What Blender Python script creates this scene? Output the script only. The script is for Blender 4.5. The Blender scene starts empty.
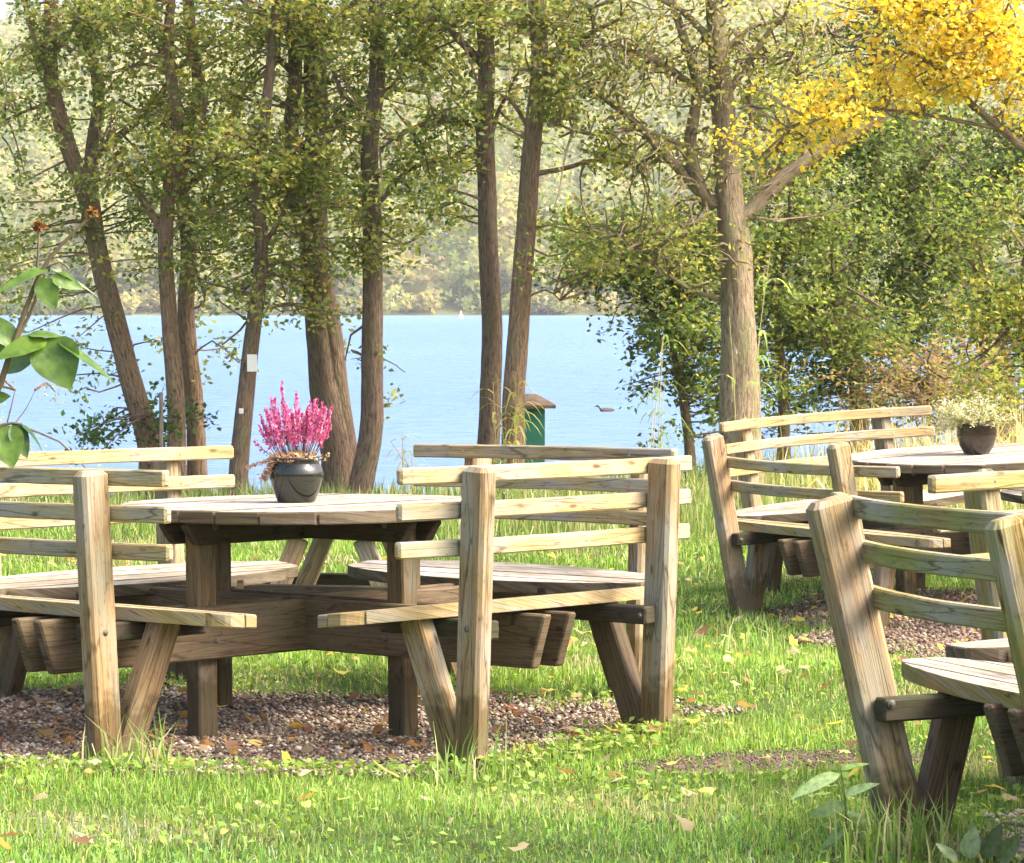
import bpy, math, random
import numpy as np
from math import sin, cos, pi, radians, sqrt, atan, exp
from mathutils import Vector, Matrix
random.seed(7); RNG = np.random.default_rng(7)
S = bpy.context.scene
COL = S.collection
F = 3200.0; HOR = 300.0; CX = 512.0

# ------------------------------------------------------------------ basics
def at(px, py, Y):
    """world point seen at pixel (px,py) at distance Y in front of the camera (camera at the origin)"""
    return Vector(((px-CX)*Y/F, Y, (HOR-py)*Y/F))

def link(o, parent=None):
    COL.objects.link(o)
    if parent is not None: o.parent = parent
    return o

def tag(o, label=None, cat=None, group=None, kind=None):
    if label: o['label'] = label
    if cat: o['category'] = cat
    if group: o['group'] = group
    if kind: o['kind'] = kind
    return o

def empty(name, loc=(0, 0, 0), rot=None, parent=None):
    o = bpy.data.objects.new(name, None); o.empty_display_size = .1
    o.location = loc
    if rot is not None: o.rotation_euler = rot
    return link(o, parent)

class MB:
    """collects vertices, faces, per-corner uv and per-corner colour"""
    def __init__(s): s.v = []; s.f = []; s.uv = []; s.c = []; s.m = []; s.hascol = False
    def add(s, verts, faces, uvs=None, col=None, mat=0):
        b = len(s.v); s.v += [tuple(v) for v in verts]
        for i, f in enumerate(faces):
            s.f.append([b+k for k in f]); s.m.append(mat)
            s.uv += (uvs[i] if uvs else [(0, 0)]*len(f))
            s.c += [(col if col else (1, 1, 1))]*len(f)
        if col: s.hascol = True
    def build(s, name, mats, parent=None, smooth=False):
        me = bpy.data.meshes.new(name); me.from_pydata(s.v, [], s.f)
        if not isinstance(mats, (list, tuple)): mats = [mats]
        for m in mats: me.materials.append(m)
        uv = me.uv_layers.new(name='UVMap'); uv.data.foreach_set('uv', np.array(s.uv, dtype=np.float32).ravel())
        if s.hascol:
            ca = me.color_attributes.new('Col', 'FLOAT_COLOR', 'CORNER')
            a = np.ones((len(s.c), 4), dtype=np.float32); a[:, :3] = s.c
            ca.data.foreach_set('color', a.ravel())
        me.polygons.foreach_set('material_index', s.m)
        if smooth: me.polygons.foreach_set('use_smooth', [True]*len(s.f))
        me.update()
        return link(bpy.data.objects.new(name, me), parent)

def np_mesh(name, V, Fc, colv, mats, parent=None, smooth=False, midx=None):
    """V (n,3); Fc (m,k) with constant k; colv (m,3) per face"""
    me = bpy.data.meshes.new(name)
    n = len(V); m, k = Fc.shape
    me.vertices.add(n); me.vertices.foreach_set('co', V.astype(np.float32).ravel())
    me.loops.add(m*k); me.loops.foreach_set('vertex_index', Fc.astype(np.int32).ravel())
    me.polygons.add(m); me.polygons.foreach_set('loop_start', np.arange(0, m*k, k, dtype=np.int32))
    me.polygons.foreach_set('loop_total', np.full(m, k, dtype=np.int32))
    if not isinstance(mats, (list, tuple)): mats = [mats]
    for mm in mats: me.materials.append(mm)
    if midx is not None: me.polygons.foreach_set('material_index', midx.astype(np.int32))
    if smooth: me.polygons.foreach_set('use_smooth', np.ones(m, dtype=bool))
    ca = me.color_attributes.new('Col', 'FLOAT_COLOR', 'CORNER')
    a = np.ones((m, k, 4), dtype=np.float32); a[:, :, :3] = colv[:, None, :]
    ca.data.foreach_set('color', a.ravel())
    me.update(calc_edges=True)
    return link(bpy.data.objects.new(name, me), parent)

# ------------------------------------------------------------------ materials
def mat(name):
    m = bpy.data.materials.new(name); m.use_nodes = True
    nt = m.node_tree; nt.nodes.clear()
    out = nt.nodes.new('ShaderNodeOutputMaterial')
    return m, nt, out
def nd(nt, t, **k):
    n = nt.nodes.new(t)
    for a, b in k.items():
        if a in n.inputs: n.inputs[a].default_value = b
        else: setattr(n, a, b)
    return n
def ramp(nt, stops):
    r = nt.nodes.new('ShaderNodeValToRGB'); e = r.color_ramp.elements
    while len(e) < len(stops): e.new(.5)
    for i, (p, c) in enumerate(stops):
        e[i].position = p; e[i].color = (*c, 1) if len(c) == 3 else c
    return r

def wood_mat(name, light, dark, feet=False, moss=.35, mosscol=(.13, .15, .045), grey=(.33, .295, .235), greyamt=.55):
    m, nt, out = mat(name); L = nt.links.new
    uv = nd(nt, 'ShaderNodeUVMap'); oi = nd(nt, 'ShaderNodeObjectInfo')
    tc = nd(nt, 'ShaderNodeTexCoord')
    mp = nd(nt, 'ShaderNodeMapping'); mp.inputs['Scale'].default_value = (3.0, 105, 1); L(uv.outputs[0], mp.inputs[0])
    g = nd(nt, 'ShaderNodeTexNoise', Scale=1.0, Detail=6.0, Roughness=.62, Distortion=.6); L(mp.outputs[0], g.inputs['Vector'])
    mp2 = nd(nt, 'ShaderNodeMapping'); mp2.inputs['Scale'].default_value = (5, 240, 1); L(uv.outputs[0], mp2.inputs[0])
    g2 = nd(nt, 'ShaderNodeTexNoise', Scale=1.0, Detail=3.0); L(mp2.outputs[0], g2.inputs['Vector'])
    r = ramp(nt, [(.26, dark), (.56, light), (.8, tuple(min(1, c*1.15) for c in light))]); L(g.outputs['Fac'], r.inputs[0])
    # weather-grey blotches
    mp3 = nd(nt, 'ShaderNodeMapping'); mp3.inputs['Scale'].default_value = (2.5, 9, 1); L(uv.outputs[0], mp3.inputs[0])
    g3 = nd(nt, 'ShaderNodeTexNoise', Scale=1.0, Detail=4.0); L(mp3.outputs[0], g3.inputs['Vector'])
    rg = ramp(nt, [(.42, (0, 0, 0)), (.66, (greyamt*2,)*3)]); L(g3.outputs['Fac'], rg.inputs[0])
    mx = nd(nt, 'ShaderNodeMix', data_type='RGBA'); L(rg.outputs[0], mx.inputs[0]); L(r.outputs[0], mx.inputs[6]); mx.inputs[7].default_value = (*grey, 1)
    # algae
    mp4 = nd(nt, 'ShaderNodeMapping'); mp4.inputs['Scale'].default_value = (3.5, 5, 1); mp4.inputs['Location'].default_value = (7, 3, 0); L(uv.outputs[0], mp4.inputs[0])
    g4 = nd(nt, 'ShaderNodeTexNoise', Scale=1.0, Detail=5.0, Roughness=.6); L(mp4.outputs[0], g4.inputs['Vector'])
    rm = ramp(nt, [(.45, (0, 0, 0)), (.72, (moss*1.6,)*3)]); L(g4.outputs['Fac'], rm.inputs[0])
    mx2 = nd(nt, 'ShaderNodeMix', data_type='RGBA'); L(rm.outputs[0], mx2.inputs[0]); L(mx.outputs[2], mx2.inputs[6]); mx2.inputs[7].default_value = (*mosscol, 1)
    # fine dark cracks
    rc = ramp(nt, [(.32, (.45, .42, .38)), (.44, (1, 1, 1))]); L(g2.outputs['Fac'], rc.inputs[0])
    mx3 = nd(nt, 'ShaderNodeMix', data_type='RGBA', blend_type='MULTIPLY'); mx3.inputs[0].default_value = .75; L(mx2.outputs[2], mx3.inputs[6]); L(rc.outputs[0], mx3.inputs[7])
    # knots
    vo = nd(nt, 'ShaderNodeTexVoronoi', Scale=1.0); mp5 = nd(nt, 'ShaderNodeMapping'); mp5.inputs['Scale'].default_value = (4.5, 13, 1); L(uv.outputs[0], mp5.inputs[0]); L(mp5.outputs[0], vo.inputs['Vector'])
    rk = ramp(nt, [(.06, (.28, .2, .13)), (.13, (1, 1, 1))]); L(vo.outputs['Distance'], rk.inputs[0])
    mx4 = nd(nt, 'ShaderNodeMix', data_type='RGBA', blend_type='MULTIPLY'); mx4.inputs[0].default_value = .8; L(mx3.outputs[2], mx4.inputs[6]); L(rk.outputs[0], mx4.inputs[7])
    # long drying cracks
    mpc = nd(nt, 'ShaderNodeMapping'); mpc.inputs['Scale'].default_value = (1.3, 24, 1); L(uv.outputs[0], mpc.inputs[0])
    nz = nd(nt, 'ShaderNodeTexNoise', Scale=3.0, Detail=2.0); L(mpc.outputs[0], nz.inputs['Vector'])
    mvec = nd(nt, 'ShaderNodeMix', data_type='VECTOR'); mvec.inputs[0].default_value = .12; L(mpc.outputs[0], mvec.inputs[4]); L(nz.outputs['Color'], mvec.inputs[5])
    vc = nd(nt, 'ShaderNodeTexVoronoi', Scale=1.0, feature='DISTANCE_TO_EDGE'); L(mvec.outputs[1], vc.inputs['Vector'])
    rcr = ramp(nt, [(.004, (.25, .2, .15)), (.022, (1, 1, 1))]); L(vc.outputs['Distance'], rcr.inputs[0])
    mxc = nd(nt, 'ShaderNodeMix', data_type='RGBA', blend_type='MULTIPLY'); mxc.inputs[0].default_value = .7; L(mx4.outputs[2], mxc.inputs[6]); L(rcr.outputs[0], mxc.inputs[7])
    # black mildew specks and blotches
    mpm = nd(nt, 'ShaderNodeMapping'); mpm.inputs['Scale'].default_value = (14, 45, 1); L(uv.outputs[0], mpm.inputs[0])
    gm_ = nd(nt, 'ShaderNodeTexNoise', Scale=1.0, Detail=8.0, Roughness=.75); L(mpm.outputs[0], gm_.inputs['Vector'])
    rmm = ramp(nt, [(.32, (.30, .25, .19)), (.46, (1, 1, 1))]); L(gm_.outputs['Fac'], rmm.inputs[0])
    mxm = nd(nt, 'ShaderNodeMix', data_type='RGBA', blend_type='MULTIPLY'); mxm.inputs[0].default_value = .85; L(mxc.outputs[2], mxm.inputs[6]); L(rmm.outputs[0], mxm.inputs[7])
    mx4 = mxm
    if feet:
        tcf = nd(nt, 'ShaderNodeTexCoord'); sep = nd(nt, 'ShaderNodeSeparateXYZ'); L(tcf.outputs['Object'], sep.inputs[0])
        gf = nd(nt, 'ShaderNodeTexNoise', Scale=16.0, Detail=5.0); L(tcf.outputs['Object'], gf.inputs['Vector'])
        ad = nd(nt, 'ShaderNodeMath', operation='MULTIPLY_ADD'); L(gf.outputs['Fac'], ad.inputs[0]); ad.inputs[1].default_value = -.30; L(sep.outputs[2], ad.inputs[2])
        rf_ = ramp(nt, [(.0, (.42, .40, .30)), (.06, (1, 1, 1))]); L(ad.outputs[0], rf_.inputs[0])
        mf = nd(nt, 'ShaderNodeMix', data_type='RGBA', blend_type='MULTIPLY'); mf.inputs[0].default_value = .85; L(mxm.outputs[2], mf.inputs[6]); L(rf_.outputs[0], mf.inputs[7]); mx4 = mf
    # board to board tone
    ca = nd(nt, 'ShaderNodeVertexColor', layer_name='Col')
    mx5 = nd(nt, 'ShaderNodeMix', data_type='RGBA', blend_type='MULTIPLY'); mx5.inputs[0].default_value = 1; L(mx4.outputs[2], mx5.inputs[6]); L(ca.outputs[0], mx5.inputs[7])
    b = nd(nt, 'ShaderNodeBsdfPrincipled', Roughness=.85); b.inputs['Specular IOR Level'].default_value = .25
    L(mx5.outputs[2], b.inputs['Base Color'])
    bp = nd(nt, 'ShaderNodeBump', Strength=.55, Distance=.004); L(g.outputs['Fac'], bp.inputs['Height'])
    bp2 = nd(nt, 'ShaderNodeBump', Strength=.5, Distance=.003); L(mxm.outputs[2], bp2.inputs['Height']); L(bp.outputs[0], bp2.inputs['Normal'])
    L(bp2.outputs[0], b.inputs['Normal']); L(b.outputs[0], out.inputs[0])
    return m

def leaf_mat(name, trans=.55, rough=.55, gloss=.25):
    m, nt, out = mat(name); L = nt.links.new
    ca = nd(nt, 'ShaderNodeVertexColor', layer_name='Col')
    b = nd(nt, 'ShaderNodeBsdfPrincipled', Roughness=rough); b.inputs['Specular IOR Level'].default_value = gloss
    L(ca.outputs[0], b.inputs['Base Color'])
    t = nd(nt, 'ShaderNodeBsdfTranslucent')
    gm = nd(nt, 'ShaderNodeMix', data_type='RGBA', blend_type='MULTIPLY'); gm.inputs[0].default_value = 1
    L(ca.outputs[0], gm.inputs[6]); gm.inputs[7].default_value = (1.35, 1.3, .7, 1); L(gm.outputs[2], t.inputs[0])
    mx = nd(nt, 'ShaderNodeMixShader'); mx.inputs[0].default_value = trans
    L(b.outputs[0], mx.inputs[1]); L(t.outputs[0], mx.inputs[2]); L(mx.outputs[0], out.inputs[0])
    return m

def plain_mat(name, col, rough=.6, spec=.4, noise=None, metal=0, bump=0, scale=20):
    m, nt, out = mat(name); L = nt.links.new
    b = nd(nt, 'ShaderNodeBsdfPrincipled', Roughness=rough, Metallic=metal); b.inputs['Specular IOR Level'].default_value = spec
    tc = nd(nt, 'ShaderNodeTexCoord'); g = nd(nt, 'ShaderNodeTexNoise', Scale=float(scale), Detail=5.0); L(tc.outputs['Object'], g.inputs['Vector'])
    r = ramp(nt, [(.3, noise or col), (.7, col)]); L(g.outputs['Fac'], r.inputs[0]); L(r.outputs[0], b.inputs['Base Color'])
    if bump:
        bp = nd(nt, 'ShaderNodeBump', Strength=.6, Distance=bump); L(g.outputs['Fac'], bp.inputs['Height']); L(bp.outputs[0], b.inputs['Normal'])
    L(b.outputs[0], out.inputs[0])
    return m

def vcol_mat(name, rough=.8, spec=.3):
    m, nt, out = mat(name); L = nt.links.new
    ca = nd(nt, 'ShaderNodeVertexColor', layer_name='Col')
    b = nd(nt, 'ShaderNodeBsdfPrincipled', Roughness=rough); b.inputs['Specular IOR Level'].default_value = spec
    L(ca.outputs[0], b.inputs['Base Color']); L(b.outputs[0], out.inputs[0])
    return m

def bark_mat(name, c1, c2, c3=(.16, .17, .08), lich=.5):
    m, nt, out = mat(name); L = nt.links.new
    uv = nd(nt, 'ShaderNodeUVMap')
    mp = nd(nt, 'ShaderNodeMapping'); mp.inputs['Scale'].default_value = (12, 34, 1); L(uv.outputs[0], mp.inputs[0])
    g = nd(nt, 'ShaderNodeTexNoise', Scale=1.0, Detail=8.0, Roughness=.7, Distortion=.4); L(mp.outputs[0], g.inputs['Vector'])
    r = ramp(nt, [(.34, c2), (.5, c1), (.68, tuple(min(1, c*1.5) for c in c1))]); L(g.outputs['Fac'], r.inputs[0])
    mp2 = nd(nt, 'ShaderNodeMapping'); mp2.inputs['Scale'].default_value = (2.2, 5, 1); L(uv.outputs[0], mp2.inputs[0])
    g2 = nd(nt, 'ShaderNodeTexNoise', Scale=1.0, Detail=6.0); L(mp2.outputs[0], g2.inputs['Vector'])
    rl = ramp(nt, [(.50, (0, 0, 0)), (.68, (lich,)*3)]); L(g2.outputs['Fac'], rl.inputs[0])
    mx = nd(nt, 'ShaderNodeMix', data_type='RGBA'); L(rl.outputs[0], mx.inputs[0]); L(r.outputs[0], mx.inputs[6]); mx.inputs[7].default_value = (*c3, 1)
    b = nd(nt, 'ShaderNodeBsdfPrincipled', Roughness=.9); b.inputs['Specular IOR Level'].default_value = .2
    L(mx.outputs[2], b.inputs['Base Color'])
    bp = nd(nt, 'ShaderNodeBump', Strength=1.0, Distance=.05); L(g.outputs['Fac'], bp.inputs['Height']); L(bp.outputs[0], b.inputs['Normal'])
    L(b.outputs[0], out.inputs[0])
    return m

M = {}
M['wood'] = wood_mat('weathered_pine', (.47, .345, .165), (.17, .11, .048), moss=.40, mosscol=(.22, .21, .07))
M['wood_top'] = wood_mat('silvered_boards', (.37, .315, .24), (.10, .08, .06), moss=.12, grey=(.50, .47, .42), greyamt=.45)
M['wood_dark'] = wood_mat('shaded_underside_timber', (.045, .033, .022), (.016, .012, .008), moss=.5, mosscol=(.045, .055, .018), grey=(.07, .058, .042), greyamt=.25)  # mossy timber with the shade under seats and tabletop put into its colour
M['wood_post'] = wood_mat('pinkish_post_timber', (.37, .245, .13), (.12, .075, .036), feet=True, moss=.30, mosscol=(.2, .2, .07))
M['wood_green'] = wood_mat('algae_tinted_timber', (.32, .235, .085), (.11, .075, .026), moss=.6, mosscol=(.24, .25, .06))
M['wood_beam'] = wood_mat('brown_beam_timber', (.125, .085, .048), (.042, .029, .018), moss=.35, mosscol=(.075, .075, .03), grey=(.16, .12, .08), greyamt=.3)  # brown timber, its colour lowered partway to the shade under the seats
M['wood_end'] = wood_mat('weathered_end_grain', (.095, .07, .042), (.03, .022, .014), moss=.25, mosscol=(.2, .18, .08), grey=(.3, .25, .18), greyamt=.3)
M['steel'] = plain_mat('zinc_bolt', (.16, .15, .13), .6, .4, (.09, .07, .05), metal=.6)
M['leaf'] = leaf_mat('leaf')
def near_leaf():
    m, nt, out = mat('rose_leaf'); L = nt.links.new
    ca = nd(nt, 'ShaderNodeVertexColor', layer_name='Col'); tc = nd(nt, 'ShaderNodeTexCoord')
    g = nd(nt, 'ShaderNodeTexNoise', Scale=70.0, Detail=5.0); L(tc.outputs['Object'], g.inputs['Vector'])
    r = ramp(nt, [(.3, (.55, .6, .45)), (.65, (1.15, 1.1, 1))]); L(g.outputs['Fac'], r.inputs[0])
    mx = nd(nt, 'ShaderNodeMix', data_type='RGBA', blend_type='MULTIPLY'); mx.inputs[0].default_value = 1; L(ca.outputs[0], mx.inputs[6]); L(r.outputs[0], mx.inputs[7])
    b = nd(nt, 'ShaderNodeBsdfPrincipled', Roughness=.35); b.inputs['Specular IOR Level'].default_value = .45; L(mx.outputs[2], b.inputs['Base Color'])
    bp = nd(nt, 'ShaderNodeBump', Strength=.7, Distance=.002); L(g.outputs['Fac'], bp.inputs['Height']); L(bp.outputs[0], b.inputs['Normal'])
    t = nd(nt, 'ShaderNodeBsdfTranslucent'); L(mx.outputs[2], t.inputs[0]); ms = nd(nt, 'ShaderNodeMixShader'); ms.inputs[0].default_value = .35
    L(b.outputs[0], ms.inputs[1]); L(t.outputs[0], ms.inputs[2]); L(ms.outputs[0], out.inputs[0]); return m
M['near'] = near_leaf()
M['grass'] = leaf_mat('grass_blade', .35, .6, .2)
M['bark'] = bark_mat('alder_bark', (.24, .165, .115), (.085, .055, .038))
M['bark_warm'] = bark_mat('warm_brown_bark', (.33, .22, .14), (.12, .075, .045), (.2, .19, .1), .4)
M['bark_grey'] = bark_mat('lichen_grey_bark', (.34, .26, .17), (.14, .10, .065), (.27, .29, .13), .7)
M['stone'] = vcol_mat('gravel_chip', .8, .3)
M['glaze'] = plain_mat('dark_green_glaze', (.016, .020, .013), .07, .6, (.012, .014, .010), scale=9)
M['glaze_black'] = plain_mat('black_brown_glaze', (.016, .014, .011), .07, .6, (.035, .02, .012), scale=12)
M['soil'] = plain_mat('potting_soil', (.04, .028, .018), .95, .1, bump=.005, scale=60)
M['green_paint'] = plain_mat('faded_green_paint', (.035, .20, .13), .6, .3, (.02, .12, .08), scale=8)
M['roof_felt'] = plain_mat('brown_roof_boards', (.20, .14, .10), .8, .2, (.09, .065, .045), scale=14)
M['petal'] = leaf_mat('heather_bloom', .3, .7, .1)

# ------------------------------------------------------------------ terrain
TABLES = [  # X, Y, Z, yaw, slope x, slope y, foot radius, top radius, half spacing
    dict(X=-.741, Y=11.58, Z=-1.4955, yaw=.0113, tx=.0087, ty=-.0163, Rf=1.2916, Rt=1.34, T=.451),
    dict(X=2.4337, Y=16.61, Z=-1.5591, yaw=-.1926, tx=.0352, ty=.027, Rf=1.18, Rt=1.338, T=.496),
    dict(X=2.406, Y=8.444, Z=-1.4253, yaw=-.4137, tx=.0145, ty=-.0075, Rf=1.2833, Rt=1.50, T=.465)]
WATER_Z = -2.25
def hn(x, y):
    """small smooth unevenness"""
    return .012*np.sin(x*1.7+.4*y)+.010*np.sin(y*2.3-x*.9+1)+.006*np.sin(x*4.1+2)*np.sin(y*3.7)
def ground_z(x, y):
    x = np.asarray(x, dtype=float); y = np.asarray(y, dtype=float)
    base = -1.45-.0070*(y-8)
    base = np.where(y < 8, -1.45, base)
    num = base*.03; den = np.full_like(base, .03); wn = np.zeros_like(base)
    for t in TABLES:
        d2 = (x-t['X'])**2+(y-t['Y'])**2
        w = np.exp(-(d2/5.5)**1.5)
        num = num+w*(t['Z']+t['tx']*(x-t['X'])+t['ty']*(y-t['Y'])); den = den+w; wn = np.maximum(wn, w)
    z = num/den-.02*np.exp(-((x+.74)**2+(y-10.6)**2)/2.)-.05*np.exp(-(((x+.74)**2+(y-11.1)**2)/1.0)**1.5)-.025*np.exp(-((x+.1)**2+(y-10.3)**2)/.3)+hn(x, y)*(1-.8*wn)
    # bank down to the lake; the shore lies farther out on the right
    ys = 25.2+np.clip((x-1.0)*1.6, 0, 14)+.5*np.sin(x*.7)+.3*np.sin(x*2.1)
    k = np.clip((y-ys)/5.0, 0, 1); k = k*k*(3-2*k)
    z = z-k*1.25
    z = z-np.clip(y-60, 0, 50)*.02
    return z

def sheet(name, xs, ys, zf, m):
    X, Y = np.meshgrid(xs, ys); Z = zf(X, Y)
    V = np.stack([X, Y, Z], -1).reshape(-1, 3)
    nx, ny = len(xs), len(ys)
    i = np.arange((ny-1)*(nx-1)); r = i//(nx-1); c = i % (nx-1); a = r*nx+c
    Fc = np.stack([a, a+1, a+nx+1, a+nx], 1)
    return np_mesh(name, V, Fc, np.ones((len(Fc), 3)), m, smooth=True)

# ground material: green turf base with soil showing through
def ground_mat():
    m, nt, out = mat('turf_soil'); L = nt.links.new
    tc = nd(nt, 'ShaderNodeTexCoord')
    g = nd(nt, 'ShaderNodeTexNoise', Scale=3.0, Detail=8.0, Roughness=.7); L(tc.outputs['Object'], g.inputs['Vector'])
    r = ramp(nt, [(.35, (.045, .05, .018)), (.5, (.07, .11, .025)), (.7, (.10, .16, .035))]); L(g.outputs['Fac'], r.inputs[0])
    g2 = nd(nt, 'ShaderNodeTexNoise', Scale=90.0, Detail=4.0); L(tc.outputs['Object'], g2.inputs['Vector'])
    r2 = ramp(nt, [(.35, (.4, .4, .4)), (.65, (1.3, 1.3, 1.3))]); L(g2.outputs['Fac'], r2.inputs[0])
    mx = nd(nt, 'ShaderNodeMix', data_type='RGBA', blend_type='MULTIPLY'); mx.inputs[0].default_value = 1; L(r.outputs[0], mx.inputs[6]); L(r2.outputs[0], mx.inputs[7])
    b = nd(nt, 'ShaderNodeBsdfPrincipled', Roughness=.95); b.inputs['Specular IOR Level'].default_value = .1
    L(mx.outputs[2], b.inputs['Base Color'])
    bp = nd(nt, 'ShaderNodeBump', Strength=.8, Distance=.02); L(g2.outputs['Fac'], bp.inputs['Height']); L(bp.outputs[0], b.inputs['Normal'])
    L(b.outputs[0], out.inputs[0]); return m
def soil_mat():
    m, nt, out = mat('bare_soil'); L = nt.links.new
    tc = nd(nt, 'ShaderNodeTexCoord')
    g = nd(nt, 'ShaderNodeTexNoise', Scale=14.0, Detail=8.0, Roughness=.7); L(tc.outputs['Object'], g.inputs['Vector'])
    r = ramp(nt, [(.35, (.09, .06, .045)), (.55, (.17, .12, .09)), (.75, (.26, .20, .16))]); L(g.outputs['Fac'], r.inputs[0])
    b = nd(nt, 'ShaderNodeBsdfPrincipled', Roughness=.95); b.inputs['Specular IOR Level'].default_value = .1
    L(r.outputs[0], b.inputs['Base Color'])
    bp = nd(nt, 'ShaderNodeBump', Strength=.9, Distance=.015); L(g.outputs['Fac'], bp.inputs['Height']); L(bp.outputs[0], b.inputs['Normal'])
    L(b.outputs[0], out.inputs[0]); return m
M['ground'] = ground_mat(); M['bare'] = soil_mat()

xs = np.concatenate([np.linspace(-70, -8, 20)[:-1], np.linspace(-8, 9, 130), np.linspace(9, 75, 20)[1:]])
ys = np.concatenate([np.linspace(-12, 6, 10)[:-1], np.linspace(6, 32, 190), np.linspace(32, 70, 30)[1:], np.linspace(70, 520, 6)[1:]])
tag(sheet('ground', xs, ys, ground_z, M['ground']), kind='structure')

# patches: (cx, cy, ax, ay, kind)
PATCH = [(-1.45, 11.2, 2.0, 1.2, 'chips'), (2.62, 15.6, 1.32, 1.5, 'chips_dark'), (2.45, 8.5, 1.25, .75, 'pale'), (.86, 10.15, .50, .22, 'soil')]
def patch_r(i, x, y):
    cx, cy, ax, ay, k = PATCH[i]
    dx = (x-cx)/ax; dy = (y-cy)/ay; th = np.arctan2(dy, dx)
    w = 1+.07*np.sin(3*th+i)+.05*np.sin(5*th+2*i)+.04*np.sin(9*th+i)+.03*np.sin(17*th)
    return np.sqrt(dx*dx+dy*dy)/w
for i, (cx, cy, ax, ay, k) in enumerate(PATCH):
    nr, na = 14, 72
    V = []; 
    for r in range(nr+1):
        for a in range(na):
            th = 2*pi*a/na
            w = 1+.07*sin(3*th+i)+.05*sin(5*th+2*i)+.04*sin(9*th+i)+.03*sin(17*th)
            V.append((cx+ax*cos(th)*w*r/nr, cy+ay*sin(th)*w*r/nr))
    V = np.array(V); Z = ground_z(V[:, 0], V[:, 1])+(.012 if k != 'soil' else .006)
    rr = np.repeat(np.arange(nr+1)/nr, na); Z -= np.clip((rr-.85)/.15, 0, 1)*.02
    V = np.column_stack([V, Z]); Fc = []
    for r in range(nr):
        for a in range(na):
            b = (a+1) % na; Fc.append((r*na+a, (r+1)*na+a, (r+1)*na+b, r*na+b))
    o = np_mesh('gravel_bed' if k != 'soil' else 'bare_earth', V, np.array(Fc), np.ones((len(Fc), 3)), M['bare'], smooth=True)
    tag(o, kind='structure')

# lake
def water_mat():
    m, nt, out = mat('lake_water'); L = nt.links.new
    tc = nd(nt, 'ShaderNodeTexCoord')
    mp = nd(nt, 'ShaderNodeMapping'); mp.inputs['Scale'].default_value = (.35, .9, 1); L(tc.outputs['Object'], mp.inputs[0])
    g = nd(nt, 'ShaderNodeTexNoise', Scale=1.3, Detail=8.0, Roughness=.65); L(mp.outputs[0], g.inputs['Vector'])
    mp2 = nd(nt, 'ShaderNodeMapping'); mp2.inputs['Scale'].default_value = (.02, .012, 1); L(tc.outputs['Object'], mp2.inputs[0])
    g2 = nd(nt, 'ShaderNodeTexNoise', Scale=1.0, Detail=5.0); L(mp2.outputs[0], g2.inputs['Vector'])
    r = ramp(nt, [(.3, (.095, .185, .345)), (.7, (.135, .23, .40))]); L(g2.outputs['Fac'], r.inputs[0])
    b = nd(nt, 'ShaderNodeBsdfPrincipled', Roughness=.42); b.inputs['Specular IOR Level'].default_value = .35; b.inputs['IOR'].default_value = 1.33
    L(r.outputs[0], b.inputs['Base Color'])
    bp = nd(nt, 'ShaderNodeBump', Strength=1.0, Distance=.6); L(g.outputs['Fac'], bp.inputs['Height']); L(bp.outputs[0], b.inputs['Normal'])
    L(b.outputs[0], out.inputs[0]); return m
M['water'] = water_mat()
tag(sheet('lake', np.linspace(-420, 420, 30), np.linspace(22, 640, 30), lambda X, Y: np.full_like(X, WATER_Z), M['water']), kind='structure')

# far hills
def hill_z(X, Y):
    d = np.clip((Y-SHORE)/330., 0, 1)
    ridge = 62+9*np.sin(X*.012+1.1)+5*np.sin(X*.031)+3*np.sin(X*.07+2)
    return WATER_Z-1.0+1.6*np.clip((Y-SHORE)/6., 0, 1)+ridge*(d**.85)
SHORE = 470.
M['hill'] = plain_mat('hillside_soil', (.16, .17, .06), .95, .1, (.10, .11, .05), scale=.05)
tag(sheet('hills', np.linspace(-520, 520, 60), np.concatenate([np.linspace(462, 900, 40), [1300]]), hill_z, M['hill']), kind='structure')

# ------------------------------------------------------------------ leaves in bulk
def leaf_quads(C, L, W, pal, up=.5, droop=0., jitter=.22, D=None):
    """C (n,3) centres -> verts (n*4,3), faces, colours.  rhombic folded leaf as two triangles (quad bent along its length)"""
    n = len(C)
    if D is None:
        D = RNG.normal(size=(n, 3)); D[:, 2] = D[:, 2]*.5-droop
    D = D/np.linalg.norm(D, axis=1, keepdims=True)
    N = RNG.normal(size=(n, 3))*.9; N[:, 2] += up*2
    Sd = np.cross(D, N); Sd /= np.linalg.norm(Sd, axis=1, keepdims=True)+1e-9
    N = np.cross(Sd, D)
    l = (L*RNG.uniform(.5, 1.4, n))[:, None]; w = (W*RNG.uniform(.7, 1.2, n))[:, None]
    base = C-D*l*.5; tip = C+D*l*.5-N*l*.08
    a = C-D*l*.05+Sd*w*.5+N*w*.12; b = C-D*l*.05-Sd*w*.5+N*w*.12
    V = np.stack([base, a, tip, b], 1).reshape(-1, 3)
    Fc = np.arange(n*4).reshape(n, 4)
    pal = np.array(pal); k = RNG.integers(0, len(pal), n)
    col = pal[k]*RNG.uniform(1-jitter, 1+jitter, (n, 1))*RNG.uniform(.92, 1.08, (n, 3))
    return V, Fc, np.clip(col, 0, 1)

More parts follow.
